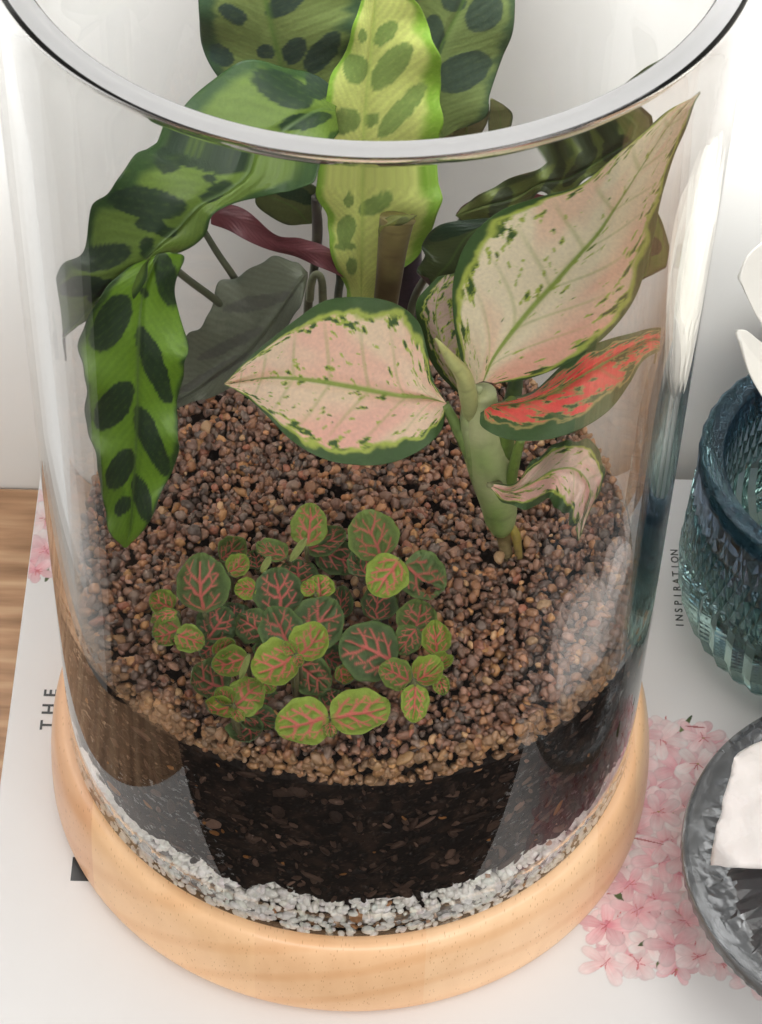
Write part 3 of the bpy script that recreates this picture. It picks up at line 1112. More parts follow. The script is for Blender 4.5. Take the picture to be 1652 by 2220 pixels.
# bright upright leaf in the middle; backlight put into its greens and paler ovals
leaf(cal, [
    (752, 652, 783, 655, 818, 652, .050, .050, .050),
    (748, 615, 783, 620, 838, 600, .050, .049, .048),
    (722, 552, 784, 570, 888, 560, .048, .047, .046),
    (712, 490, 785, 510, 925, 510, .046, .045, .044),
    (712, 445, 785, 450, 945, 448, .045, .044, .042),
    (683, 385, 786, 395, 953, 385, .044, .042, .041),
    (700, 330, 786, 340, 950, 330, .042, .040, .039),
    (706, 275, 788, 290, 955, 275, .040, .038, .037),
    (708, 215, 792, 230, 958, 215, .038, .036, .035),
    (722, 155, 797, 170, 956, 160, .036, .034, .033),
    (752, 105, 803, 115, 948, 112, .034, .032, .031),
    (766, 55, 808, 62, 932, 62, .032, .030, .029),
    (782, 5, 812, 10, 905, 10, .030, .028, .027),
    (808, -50, 815, -52, 835, -50, .028, .026, .026)],
    cal_pattern([(786, 78, 10, 15, 0), (836, 74, 33, 18, -50), (771, 149, 28, 32, 0), (848, 144, 64, 28, -50), (748, 262, 27, 36, 80), (806, 260, 20, 15, -30),
                 (872, 238, 78, 22, -50), (757, 408, 12, 19, 0), (817, 416, 44, 21, -35), (751, 482, 20, 38, 10), (750, 520, 26, 9, 0), (764, 568, 12, 22, 0)],
                lime=(.70, .76, .23), edge=(.24, .42, .05), dark=(.22, .32, .09), rim=.72, midc=(.40, .50, .12)),
    (.30, .34, .12), M_leaf, wave=.0024, wfreq=4.5, fold=.0014, seed=3, ow=.025, label='bright yellow green upright leaf in the middle of the vase')
# two large dark leaves at the back
leaf(cal, [
    (640, 235, 640, 236, 660, 235, .066, .066, .066),
    (520, 215, 630, 215, 745, 205, .066, .064, .062),
    (466, 158, 615, 165, 775, 150, .064, .060, .060),
    (438, 100, 600, 105, 785, 95, .062, .058, .058),
    (432, 40, 585, 45, 790, 40, .060, .056, .056),
    (431, -30, 570, -25, 795, -30, .058, .054, .054),
    (450, -110, 560, -105, 780, -110, .056, .052, .052)],
    cal_pattern([(576, 113, 20, 17, 0), (640, 110, 31, 24, -50), (700, 115, 56, 27, -50), (620, 5, 50, 24, -30), (504, 30, 34, 20, 30), (480, 120, 30, 20, 40)],
                lime=(.18, .23, .075), edge=(.045, .08, .04), dark=(.035, .055, .045), rim=.70),
    (.10, .05, .05), M_leaf, wave=.002, wfreq=2.5, fold=.001, seed=4, label='large dark leaf at the back left of the opening')
leaf(cal, [
    (955, 300, 960, 300, 985, 285, .062, .062, .062),
    (900, 260, 945, 240, 1052, 255, .062, .061, .060),
    (890, 190, 945, 175, 1062, 205, .061, .060, .059),
    (895, 120, 950, 115, 1088, 128, .060, .058, .058),
    (890, 60, 975, 60, 1112, 68, .058, .056, .056),
    (890, 0, 1005, 0, 1117, -10, .056, .054, .054),
    (900, -70, 1020, -70, 1117, -80, .054, .052, .052)],
    cal_pattern([(1002, 155, 68, 40, -25), (940, 77, 26, 48, 0), (1049, 30, 48, 36, -40), (985, 5, 26, 20, 10)],
                lime=(.21, .27, .095), edge=(.07, .11, .055), dark=(.055, .08, .06), rim=.80),
    (.10, .06, .05), M_leaf, wave=.0015, wfreq=2, fold=.001, seed=5, label='large dark leaf at the back right of the opening')
leaf(cal, [
    (962, 235, 975, 225, 985, 215, .066, .066, .066), (958, 275, 1010, 262, 1050, 205, .067, .067, .067), (965, 310, 1010, 300, 1058, 260, .068, .068, .068), (1000, 330, 1010, 330, 1020, 325, .069, .069, .069)],
    cal_pattern([], lime=(.22, .20, .10), edge=(.12, .11, .06)), (.2, .15, .1), M_leaf, nv=50, seed=6, label='small brownish leaf below the back right leaf')
leaf(cal, [
    (1063, 214, 1066, 214, 1070, 215, .045, .045, .045), (1062, 235, 1080, 238, 1095, 230, .045, .045, .045), (1058, 262, 1085, 258, 1112, 252, .046, .046, .046), (1060, 300, 1085, 300, 1100, 300, .047, .047, .047)],
    cal_pattern([], lime=(.16, .16, .07), edge=(.08, .09, .05)), (.2, .15, .1), M_leaf, nv=40, seed=7, label='narrow leaf tip just above the rim')
# grey green leaf seen from below
leaf(cal, [
    (668, 585, 668, 590, 668, 600, .040, .040, .040),
    (640, 556, 655, 600, 655, 650, .040, .037, .034),
    (585, 556, 625, 645, 630, 700, .040, .036, .032),
    (515, 590, 575, 715, 585, 760, .038, .034, .030),
    (465, 645, 525, 770, 535, 812, .036, .032, .028),
    (435, 705, 470, 808, 480, 850, .034, .031, .027),
    (395, 755, 430, 840, 435, 868, .032, .030, .028),
    (372, 830, 385, 868, 390, 882, .030, .029, .028),
    (360, 893, 362, 894, 364, 895, .028, .028, .028)],
    cal_pattern([(560, 655, 80, 16, -12), (500, 745, 80, 12, -25), (460, 810, 90, 11, -30)], lime=(.20, .22, .155), edge=(.14, .165, .12), dark=(.11, .11, .095), rim=.9, midc=(.16, .18, .12), oval_mix=.7),
    (.10, .08, .06), M_leaf, wave=.0018, wfreq=3, fold=-.0012, seed=8, ow=.07, label='dull grey green leaf seen from below')
# purple underside strip
leaf(cal, [
    (462, 420, 462, 445, 462, 470, .046, .045, .044), (520, 424, 515, 455, 505, 492, .046, .045, .044), (560, 458, 556, 485, 548, 515, .046, .045, .044),
    (610, 497, 605, 515, 600, 534, .047, .046, .045), (660, 503, 655, 530, 650, 552, .048, .047, .046), (710, 520, 705, 545, 700, 572, .049, .048, .047), (760, 560, 755, 585, 750, 600, .050, .050, .050)],
    cal_pattern([], lime=(.19, .055, .065), edge=(.16, .05, .06), midc=(.15, .045, .05)), PURP, M_leaf, wave=.002, wfreq=1.6, seed=9, ow=.08, label='leaf turned to show its purple underside')
leaf(cal, [
    (560, 380, 560, 385, 560, 390, .058, .058, .058), (640, 370, 590, 400, 560, 420, .058, .058, .058), (690, 380, 640, 425, 585, 445, .058, .058, .058), (700, 430, 665, 455, 625, 468, .058, .058, .058), (685, 462, 675, 465, 665, 466, .058, .058, .058)],
    cal_pattern([(640, 390, 60, 20, 20)], lime=(.12, .14, .05), edge=(.07, .085, .04)), (.12, .08, .06), M_leaf, nv=60, seed=10, label='small olive leaf hanging behind the middle stems')
# leaf along the right behind the rim
leaf(cal, [
    (1010, 470, 985, 448, 1000, 428, .030, .030, .030),
    (1060, 462, 1045, 425, 1035, 398, .030, .028, .028),
    (1125, 447, 1110, 408, 1090, 366, .028, .026, .026),
    (1165, 395, 1165, 375, 1160, 345, .026, .024, .024),
    (1215, 425, 1215, 368, 1205, 318, .022, .020, .020),
    (1258, 372, 1260, 345, 1255, 292, .018, .016, .016),
    (1320, 348, 1305, 315, 1290, 250, .012, .012, .012),
    (1385, 310, 1360, 275, 1345, 190, .006, .006, .008),
    (1412, 235, 1405, 200, 1395, 150, .002, .002, .004),
    (1440, 130, 1438, 128, 1436, 126, .000, .000, .000)],
    cal_pattern([(1080, 420, 20, 46, 20), (1190, 372, 14, 60, 30), (1250, 340, 16, 60, 40), (1330, 300, 40, 26, -40)], lime=(.24, .29, .09), edge=(.10, .13, .055), dark=(.07, .085, .05), rim=.7),
    PURP, M_leaf, wave=.004, wfreq=5, fold=.001, seed=11, label='wavy dark leaf curving under the rim at the right')
leaf(cal, [
    (1180, 405, 1130, 392, 1110, 360, .036, .036, .036), (1130, 450, 1075, 425, 1060, 388, .036, .036, .036), (1060, 475, 1020, 455, 1005, 420, .036, .036, .036), (985, 448, 986, 446, 988, 440, .036, .036, .036)],
    cal_pattern([], lime=(.15, .04, .045), edge=(.11, .04, .045), midc=(.12, .035, .04)), PURP, M_leaf, nv=50, seed=12, label='dark red underside of the leaf at the right')
leaf(cal, [
    (1090, 452, 1080, 450, 1070, 448, .020, .020, .020), (960, 468, 1010, 500, 1060, 545, .020, .018, .016), (915, 515, 975, 560, 1030, 610, .020, .017, .014), (920, 545, 950, 590, 1010, 640, .020, .018, .016), (903, 582, 935, 612, 975, 632, .020, .020, .020), (930, 600, 935, 620, 945, 630, .02, .02, .02)],
    cal_pattern([(990, 480, 70, 18, -20)], lime=(.075, .10, .035), edge=(.04, .06, .03), rim=.8), (.1, .06, .05), M_leaf, wave=.002, wfreq=3, seed=13, label='dark green leaf left of the big pink leaf')
leaf(cal, [
    (1395, 470, 1405, 445, 1412, 440, .010, .006, .004), (1380, 520, 1410, 500, 1435, 480, .010, .004, .002), (1375, 570, 1410, 560, 1455, 545, .010, .004, .001), (1375, 605, 1400, 598, 1466, 566, .010, .005, .001), (1378, 612, 1390, 604, 1430, 583, .010, .006, .002)],
    cal_pattern([(1412, 535, 26, 22, 0)], lime=(.16, .34, .05), edge=(.07, .15, .04), rim=.75), (.06, .09, .035), M_leaf, nv=70, seed=14, label='dark pointed leaf showing right of the big pink leaf')
# rolled young leaf
tube(cal, [(835, 665, .040, .0040), (843, 600, .038, .0042), (850, 530, .036, .0046), (858, 470, .034, .0052), (862, 452, .034, .0056)], 'rolled_leaf', ((.10, .07, .03), (.24, .20, .075)), flat=.6)
leaf(cal, [
    (822, 500, 826, 490, 835, 478, .034, .034, .034), (820, 480, 840, 470, 870, 470, .033, .031, .030), (828, 460, 858, 458, 885, 462, .033, .030, .029), (850, 446, 880, 446, 902, 448, .032, .030, .029), (895, 444, 898, 445, 900, 446, .031, .030, .030)],
    cal_pattern([(870, 480, 20, 30, 20)], lime=(.25, .27, .07), edge=(.12, .13, .05), dark=(.10, .12, .04)), (.2, .12, .08), M_leaf, nv=50, nu=31, seed=15, label='young leaf still rolled in front of the bright upright leaf')
# stems
SG = ((.085, .095, .06), (.12, .13, .075))
tube(cal, [(445, 488, .040, .0011), (475, 545, .041, .0012), (510, 605, .042, .0013), (545, 680, .046, .0014), (590, 840, .058, .0015)], colors=SG)
tube(cal, [(686, 395, .055, .0013), (690, 460, .056, .0017), (688, 520, .057, .0017), (680, 590, .058, .0014), (668, 660, .060, .0015), (665, 850, .066, .0016)], colors=((.06, .05, .045), (.13, .14, .08)))
tube(cal, [(672, 650, .050, .0013), (676, 605, .050, .0013), (688, 588, .050, .0013), (698, 605, .050, .0013), (700, 660, .052, .0014), (705, 850, .060, .0014)], colors=((.20, .21, .12), (.16, .17, .10)))
tube(cal, [(735, 570, .054, .0013), (738, 600, .054, .0014), (732, 660, .056, .0014), (725, 850, .062, .0015)], colors=((.035, .05, .035), (.08, .09, .06)))
tube(cal, [(783, 640, .051, .0016), (790, 700, .054, .0017), (795, 860, .064, .0018)], colors=SG)
tube(cal, [(885, 515, .060, .0042), (884, 600, .060, .0046), (878, 680, .061, .0044), (870, 860, .066, .003)], colors=((.045, .03, .045), (.06, .035, .05)))
tube(cal, [(690, 395, .057, .0013), (735, 340, .050, .0012), (742, 260, .050, .0012), (728, 240, .048, .0010)], colors=SG)
tube(cal, [(1000, 455, .032, .0011), (930, 580, .045, .0013), (890, 680, .056, .0014), (880, 860, .066, .0015)], colors=SG)
tube(cal, [(340, 552, -.002, .0011), (400, 600, .020, .0012), (520, 700, .045, .0013), (600, 850, .060, .0014)], colors=SG)

# ---- pink aglaonema -----------------------------------------------------------
ag = empty('pink_leaf_plant', (0.048, -0.012, ZG))
tag(ag, 'plant with large pink and red leaves edged in dark green', 'plant')
PK1, PK2 = (.70, .47, .37), (.72, .55, .42)
UND = (.22, .26, .12)
# big leaf
leaf(ag, [
    (1020, 836, 1048, 826, 1076, 832, -.012, -.012, -.013),
    (1000, 780, 1068, 778, 1150, 820, -.008, -.011, -.015),
    (984, 700, 1108, 722, 1235, 785, -.004, -.009, -.017),
    (981, 620, 1158, 662, 1312, 730, .000, -.008, -.018),
    (995, 550, 1205, 612, 1368, 662, .002, -.009, -.019),
    (1028, 490, 1250, 560, 1398, 590, .002, -.011, -.020),
    (1085, 440, 1295, 505, 1420, 500, .000, -.013, -.021),
    (1165, 412, 1328, 450, 1430, 440, -.004, -.016, -.023),
    (1250, 388, 1360, 395, 1438, 400, -.009, -.019, -.025),
    (1325, 325, 1395, 335, 1456, 330, -.015, -.022, -.027),
    (1385, 270, 1432, 275, 1480, 268, -.020, -.025, -.029),
    (1440, 222, 1468, 225, 1494, 220, -.025, -.028, -.030),
    (1503, 190, 1504, 190, 1505, 191, -.030, -.030, -.030)],
    ag_pattern((.94, .82, .58), (.95, .52, .38), blush=1.0, amount=.12, rimw=.90, rimvar=.10, sp=1.5), UND, M_pale, nv=240, nu=131, wave=.0012, wfreq=2.5, fold=.0010, seed=3,
    label='large upright cream pink leaf with green margin, tip near the rim')
# left pink leaf
leaf(ag, [
    (966, 872, 968, 874, 968, 880, -.012, -.012, -.012),
    (938, 820, 925, 862, 955, 935, -.008, -.013, -.018),
    (926, 760, 870, 858, 905, 980, -.002, -.013, -.024),
    (905, 695, 810, 848, 830, 1007, .006, -.011, -.028),
    (850, 655, 745, 836, 750, 1006, .012, -.008, -.028),
    (775, 643, 685, 826, 690, 990, .016, -.005, -.025),
    (705, 652, 625, 820, 630, 953, .018, -.002, -.020),
    (645, 690, 575, 820, 582, 905, .017, .002, -.012),
    (575, 745, 535, 825, 545, 870, .013, .004, -.004),
    (522, 792, 508, 830, 512, 846, .009, .005, .002),
    (488, 830, 487, 832, 488, 834, .006, .006, .005)],
    ag_pattern((.94, .72, .52), (.95, .50, .41), blush=.5, amount=.32, rimw=.84, rimvar=.12, sp=1.5), UND, M_pale, nv=220, nu=131, wave=.0014, wfreq=2.5, fold=.0016, seed=8,
    label='broad pink leaf with dark green margin pointing left')
# red leaf
leaf(ag, [
    (1080, 872, 1062, 880, 1042, 895, -.018, -.020, -.024),
    (1110, 862, 1095, 878, 1045, 925, -.016, -.021, -.028),
    (1160, 845, 1150, 868, 1100, 952, -.012, -.021, -.030),
    (1215, 795, 1210, 845, 1180, 954, -.010, -.020, -.031),
    (1270, 755, 1268, 810, 1255, 932, -.009, -.018, -.029),
    (1320, 735, 1320, 780, 1320, 890, -.008, -.015, -.026),
    (1370, 722, 1370, 755, 1362, 835, -.007, -.012, -.022),
    (1408, 712, 1408, 738, 1392, 785, -.006, -.009, -.015),
    (1436, 712, 1432, 738, 1425, 764, -.004, -.006, -.009),
    (1453, 735, 1446, 750, 1438, 765, -.003, -.004, -.005),
    (1450, 782, 1448, 782, 1446, 782, -.003, -.003, -.003)],
    ag_pattern((.86, .06, .055), (.90, .17, .13), lime=(.40, .34, .12), amount=1.05, rimw=.70, rimvar=.20, sp=1.2), UND, M_pale, nv=200, nu=111, wave=.0012, wfreq=2, fold=.0014, seed=15,
    label='red and green leaf with a curled tip')
# small low leaf
leaf(ag, [
    (1056, 1046, 1060, 1052, 1066, 1060, -.026, -.026, -.027),
    (1118, 1046, 1100, 1066, 1092, 1090, -.024, -.027, -.031),
    (1152, 1000, 1148, 1050, 1138, 1103, -.022, -.029, -.036),
    (1195, 970, 1195, 1022, 1178, 1086, -.020, -.031, -.038),
    (1240, 952, 1240, 1015, 1205, 1096, -.020, -.032, -.040),
    (1285, 962, 1268, 1035, 1226, 1115, -.021, -.034, -.041),
    (1310, 1005, 1280, 1065, 1238, 1135, -.024, -.036, -.041),
    (1302, 1062, 1272, 1100, 1246, 1142, -.030, -.038, -.042),
    (1278, 1110, 1262, 1130, 1250, 1150, -.035, -.039, -.042),
    (1256, 1172, 1255, 1172, 1254, 1172, -.041, -.041, -.042)],
    ag_pattern((.94, .50, .43), (.95, .76, .62), amount=.45, rimw=.80, rimvar=.12), UND, M_pale, nv=160, nu=91, wave=.0014, wfreq=4, fold=-.001, seed=21, ow=.07,
    label='small pink and green leaf curling down low at the right')
# leaf behind
leaf(ag, [
    (1010, 868, 1008, 865, 1010, 860, .004, .004, .004),
    (955, 815, 975, 800, 1030, 800, .006, .004, .004),
    (925, 765, 955, 740, 1030, 740, .008, .006, .006),
    (905, 700, 945, 690, 1030, 680, .010, .008, .008),
    (905, 650, 950, 640, 1030, 620, .011, .009, .009),
    (950, 595, 980, 590, 1030, 580, .012, .011, .011)],
    ag_pattern((.68, .50, .42), (.66, .46, .38), amount=.8, rimw=.55, rimvar=.25), UND, M_pale, nv=100, nu=71, seed=30, label='dark green and pink leaf mostly hidden behind the big pink leaf')
tube(ag, [(1050, 848, -.012, .0036), (1046, 900, -.012, .0056), (1054, 960, -.012, .0070), (1068, 1020, -.012, .0074), (1080, 1080, -.011, .0062), (1085, 1125, -.010, .0050), (1086, 1150, -.010, .0032)],
     'main_stem', ((.52, .55, .28), (.13, .27, .03)), n=24)
tube(ag, [(965, 876, -.012, .0013), (990, 925, -.013, .0019), (1020, 980, -.014, .0026), (1048, 1045, -.014, .0030), (1068, 1110, -.012, .0026)], 'leaf_stalk', ((.17, .25, .07), (.20, .28, .08)))
tube(ag, [(1038, 840, -.012, .0014), (1020, 870, -.012, .0022), (1018, 920, -.013, .0030), (1030, 990, -.014, .0034), (1050, 1060, -.013, .0032)], 'leaf_stalk', ((.46, .50, .26), (.18, .27, .06)))
tube(ag, [(1130, 952, -.022, .0013), (1120, 985, -.020, .0016), (1108, 1040, -.017, .0018), (1098, 1100, -.013, .0022)], 'leaf_stalk', ((.20, .30, .06), (.17, .27, .05)))
tube(ag, [(1110, 870, -.018, .0018), (1096, 900, -.014, .0030), (1090, 960, -.013, .0036), (1090, 1040, -.012, .0036), (1092, 1100, -.011, .0030)], 'leaf_stalk', ((.14, .22, .04), (.16, .26, .05)))
tube(ag, [(1120, 815, -.002, .0022), (1112, 860, -.004, .0026), (1090, 930, -.008, .0030)], 'leaf_stalk', ((.06, .10, .04), (.12, .2, .05)))
tube(ag, [(1060, 1052, -.027, .0009), (1080, 1048, -.020, .0010), (1090, 1060, -.016, .0014), (1095, 1110, -.012, .0020)], 'leaf_stalk', ((.3, .3, .15), (.16, .26, .05)))
tube(ag, [(944, 734, -.020, .0003), (958, 752, -.020, .0010), (980, 782, -.019, .0019), (1004, 812, -.018, .0025), (1014, 850, -.016, .0028), (1022, 900, -.013, .0026)], 'new_shoot', ((.52, .52, .20), (.42, .45, .20)))
tube(ag, [(1088, 1140, -.010, .0036), (1092, 1165, -.010, .0024), (1096, 1190, -.011, .0022), (1100, 1230, -.012, .0022)], 'root_collar', ((.18, .14, .05), (.34, .26, .13)))
tube(ag, [(1108, 1140, -.010, .0014), (1118, 1160, -.011, .0016), (1122, 1185, -.012, .0014), (1126, 1215, -.013, .0012)], 'root', ((.36, .28, .05), (.26, .18, .08)))

# ---- nerve plant ---------------------------------------------------------------
fit = empty('nerve_plant', (-0.015, -0.045, ZG))
tag(fit, 'low cluster of small round green leaves with pink veins on the gravel', 'plant')


def fz(zx, zy):
    return zx * .4368 + 297, zy * .4368 + 1061


def vein_segments(r, n=3):
    segs = [((0, -1.0), (0, -.3), .075), ((0, -.3), (0, .3), .055), ((0, .3), (r.uniform(-.05, .05), .78), .032)]
    for k in range(n):
        v0 = -.90 + k * .50 + r.uniform(-.05, .05)
        for s in (-1, 1):
            v1 = v0 + r.uniform(-.05, .05)
            ux = .72 - .10 * k - .05 * (k == 0)
            a = (0, v1)
            b = (s * ux * .5, v1 + .25)
            c = (s * ux, v1 + .62)
            segs += [(a, b, .052), (b, c, .034)]
            d = (s * (ux * .5 + .30), v1 + .28 + r.uniform(0, .06))
            segs += [(b, d, .022)]
            segs += [((s * ux * .72, v1 + .42), (s * (ux * .55), v1 + .70), .018)]
    return segs


def fleaf(zx, zy, rx, ry, bx, by, tone, h, hole=False, seed=0, tilt=None):
    """small leaf: centre and radii, base point, tone 0 dark .. 1 lime, height over the gravel"""
    r = np.random.default_rng(seed)
    cx, cy = fz(zx, zy)
    bxx, byy = fz(bx, by)
    ax = np.array([cx - bxx, cy - byy])
    ax /= np.linalg.norm(ax) + 1e-9
    RX, RY = rx * .4368 * 1.02, ry * .4368 * 1.02
    la = math.sqrt((RX * ax[0]) ** 2 + (RY * ax[1]) ** 2)
    lw = math.sqrt((RX * ax[1]) ** 2 + (RY * ax[0]) ** 2)
    nv, nu = 56, 49
    v = np.linspace(-1, 1, nv)[:, None]
    u = np.linspace(-1, 1, nu)[None, :]
    vv = np.sign(v) * (1 - (1 - abs(v)) ** 1.6) if False else np.sin(v * np.pi / 2)
    w = np.sqrt(np.clip(1 - vv ** 2, 0, 1)) * (1 - .16 * vv) + 0 * u
    w = w * (1 + .03 * np.sin(vv * 9 + seed) * np.sign(u))
    U = u * w
    Vv = vv + 0 * u
    px = cx + ax[0] * Vv * la - ax[1] * U * lw
    py = cy + ax[1] * Vv * la + ax[0] * U * lw
    c0 = in_plane(np.array([cx]), np.array([cy]), np.array([0, 0, ZG + h]), np.array([0, 0, 1.0]))[0]
    tl = tilt if tilt is not None else (r.uniform(-.5, .5), r.uniform(-.85, .0))
    nrm = np.array([tl[0], tl[1], 1.0])
    nrm /= np.linalg.norm(nrm)
    G = in_plane(px, py, c0, nrm)
    jit = (fbm(U * 3 + seed, Vv * 3 + 5, 2) - .5) * .12
    dist = np.full(U.shape, 9.0)
    for a, b, wd in vein_segments(r):
        a = np.array(a)
        b = np.array(b)
        ab = b - a
        tt = np.clip(((U + jit - a[0]) * ab[0] + (Vv + jit - a[1]) * ab[1]) / (ab @ ab), 0, 1)
        dd = np.hypot(U + jit - a[0] - tt * ab[0], Vv + jit - a[1] - tt * ab[1]) - wd * (.72 + .22 * (tone > .4))
        dist = np.minimum(dist, dd)
    rr = np.hypot(U, Vv)
    cup = r.uniform(-.0022, .0042)
    G = G + nrm * ((rr ** 2) * cup + .0008 * sstep(0, .22, dist) - .0004 * sstep(.1, 0, abs(U)) + .0004 * np.sin(np.arctan2(U, Vv) * 5 + seed) * rr ** 3)[..., None]
    dk = np.array([.095, .165, .065]) * r.uniform(.8, 1.2)
    lm = np.array([.42, .56, .07])
    base = dk * (1 - tone) + lm * tone
    edge = base * .75 + np.array([.20, .30, .07]) * .25 + .3 * tone * (lm - base)
    nz = fbm(U * 7 + seed, Vv * 7 + 2, 3)
    base = mix(base, base * np.array([.62, .80, .75]), sstep(.9, .1, rr) * tone)
    C = mix(base, base * .7, nz)
    C = mix(C, edge, sstep(.78, .97, np.maximum(np.abs(u) + 0 * v, np.abs(Vv)) + 0 * U))
    pk = np.array([.90, .21, .18]) * r.uniform(.85, 1.05)
    pk = pk * (.92 if tone > .5 else .85)
    fade = sstep(1.02, .70, rr)
    C = mix(C, (C + pk) / 2.2, sstep(.07, .0, dist) * .35 * fade)
    C = mix(C, pk, sstep(.020, -.012, dist) * .95 * fade)
    Cu = np.broadcast_to(np.array([.16, .2, .1]), C.shape)
    V2, F = thick_sheet(G, .0004)
    if hole:
        ct = np.concatenate([np.stack([U, Vv], -1).reshape(-1, 2)] * 2)
        fcx = ct[F].mean(1)
        hd = ((fcx[:, 0] - .18) / .24) ** 2 + ((fcx[:, 1] - .30) / .42) ** 2 + .5 * (vnoise(fcx[:, 0] * 9, fcx[:, 1] * 9) - .5)
        Fk = hd > 1
        F = F[Fk]
    o = mesh_obj('leaf', V2, F, M_fit, fit, colors=np.concatenate([C.reshape(-1, 3), Cu.reshape(-1, 3)]))
    if hole:
        o['label'] = 'leaf with a ragged hole'
    # leaf stalk
    b3 = G[0, nu // 2]
    root = np.array([b3[0] * .97, b3[1] + .002, ZG - .001])
    if b3[2] - root[2] > .002:
        tt = np.linspace(0, 1, 8)[:, None]
        mid = (b3 + root) / 2 + np.array([r.uniform(-.002, .002), .001, 0])
        Pq = (1 - tt) ** 2 * b3 + 2 * tt * (1 - tt) * mid + tt ** 2 * root
        tube3(fit, np.c_[Pq, np.full(8, .0007)], 'stem', ((.20, .20, .09), (.16, .12, .07)), n=8)


FL = [  # zx, zy, rx, ry, base x, base y, tone, height
    (480, 640, 90, 80, 520, 700, .0, .004), (1000, 340, 115, 85, 900, 300, .05, .006), (950, 258, 112, 58, 860, 300, .1, .009),
    (800, 405, 100, 60, 800, 460, .05, .005), (1190, 580, 90, 85, 1180, 690, .05, .006), (1010, 570, 60, 80, 1000, 660, .0, .004),
    (1110, 380, 80, 70, 1150, 450, .05, .006), (990, 860, 70, 60, 930, 830, .05, .005), (640, 800, 70, 50, 600, 850, .1, .006), (620, 1050, 90, 60, 600, 1000, .05, .003), (560, 1200, 90, 60, 540, 1120, .05, .002),
    (980, 1050, 90, 40, 950, 1100, .1, .004), (350, 800, 70, 60, 400, 760, .0, .003),
    (460, 312, 88, 52, 400, 370, .2, .008), (665, 312, 85, 46, 740, 340, .25, .012), (590, 350, 60, 45, 600, 400, .05, .006),
    (860, 172, 90, 106, 850, 275, .55, .020), (1170, 240, 125, 126, 1215, 335, .28, .021),
    (1425, 455, 114, 118, 1325, 385, .12, .017), (1238, 434, 103, 112, 1300, 345, .8, .024),
    (312, 485, 130, 142, 322, 622, .10, .016), (540, 494, 54, 56, 590, 490, .85, .012), (497, 387, 66, 50, 445, 430, .65, .014),
    (702, 505, 124, 114, 722, 600, .04, .013), (905, 482, 78, 58, 910, 535, .75, .017), (850, 490, 30, 48, 900, 530, .85, .018),
    (120, 565, 62, 66, 178, 600, .6, .013), (140, 722, 74, 76, 215, 700, .5, .012), (120, 625, 72, 26, 190, 600, .55, .016), (270, 748, 75, 68, 200, 720, .6, .014),
    (405, 668, 110, 86, 385, 700, .02, .009), (560, 668, 72, 96, 610, 700, .08, .011), (905, 665, 128, 132, 870, 715, .06, .012), (715, 690, 108, 108, 752, 775, .06, .014),
    (1395, 640, 102, 84, 1380, 720, .22, .010), (1340, 750, 52, 92, 1380, 700, .2, .011), (1150, 792, 145, 152, 1228, 830, .04, .013), (1510, 972, 42, 50, 1490, 920, .7, .008),
    (1482, 750, 72, 84, 1490, 830, .7, .015), (1500, 870, 54, 44, 1450, 880, .7, .014),
    (345, 955, 94, 102, 425, 1000, .1, .008), (450, 866, 90, 72, 545, 840, .55, .013), (430, 785, 72, 26, 370, 830, .65, .015),
    (880, 932, 98, 96, 815, 880, .1, .010), (600, 1138, 102, 66, 518, 1120, .04, .005), (640, 955, 62, 58, 610, 900, .7, .013), (1020, 940, 56, 44, 1000, 900, .6, .007),
    (865, 766, 94, 98, 800, 850, .8, .022), (690, 880, 116, 112, 790, 838, .8, .021),
    (552, 1012, 102, 86, 488, 1070, .7, .016), (372, 1104, 82, 66, 470, 1075, .8, .015), (432, 1040, 56, 46, 475, 1075, .6, .018), (482, 1130, 42, 48, 480, 1085, .7, .018),
    (1280, 912, 84, 76, 1340, 945, .45, .014), (1420, 930, 84, 72, 1372, 965, .75, .019), (1378, 1062, 70, 94, 1382, 970, .8, .018),
    (815, 1165, 134, 122, 955, 1130, .8, .012), (1112, 1110, 150, 110, 965, 1135, .78, .014), (755, 790, 40, 36, 790, 830, .75, .026), (800, 850, 36, 30, 790, 830, .7, .027), (958, 1180, 40, 36, 955, 1140, .5, .014),
]
for k, q in enumerate(FL):
    fleaf(*q, seed=k + 1, hole=(q[0] == 1425))
for (zx, zy, a, b, ang) in ((640, 372, 44, 18, -60), (535, 880, 66, 16, -70), (800, 300, 70, 20, -55)):
    cx, cy = fz(zx, zy)
    c, s = math.cos(math.radians(ang)), math.sin(math.radians(ang))
    a, b = a * .4368, b * .4368
    y0 = float(at_z(np.array([cx]), np.array([cy]), np.array([ZG + .018]))[0][1])
    rows = []
    for t_ in np.linspace(-1, 1, 7):
        w_ = b * math.sqrt(max(0, 1 - t_ * t_)) + .1
        mx_, my_ = cx + c * a * t_, cy + s * a * t_
        rows.append((mx_ - s * w_, my_ + c * w_, mx_, my_, mx_ + s * w_, my_ - c * w_, y0, y0 + .0008, y0))
    leaf(fit, rows, lambda px, py, U, Vp, sd: mix((.50, .56, .22), (.40, .48, .15), fbm(U * 4, Vp * 9, 2)), (.4, .45, .2), M_fit, nv=30, nu=15, label='pale unopened leaf')


# ------------------------------------------------------------------ cut glass holder
def faceted(profile, nseg, flutes=False):
    """outer surface rows (r, z, amp): diamond facets, or upright flutes"""
    rows = []
    n = {40: 160, 28: 168, 84: 168}[nseg]
    for i, (r, z, amp) in enumerate(profile):
        ring = []
        for k in range(n):
            if flutes:
                q = (k * nseg / n) % 1.0
                rr = r - amp + 2 * amp * abs(2 * q - 1)
            else:
                rr = r + (amp if (k + i) % 2 == 0 else -amp)
            a = 2 * math.pi * k / n
            ring.append((rr * math.cos(a), rr * math.sin(a), z))
        rows.append(ring)
    return rows


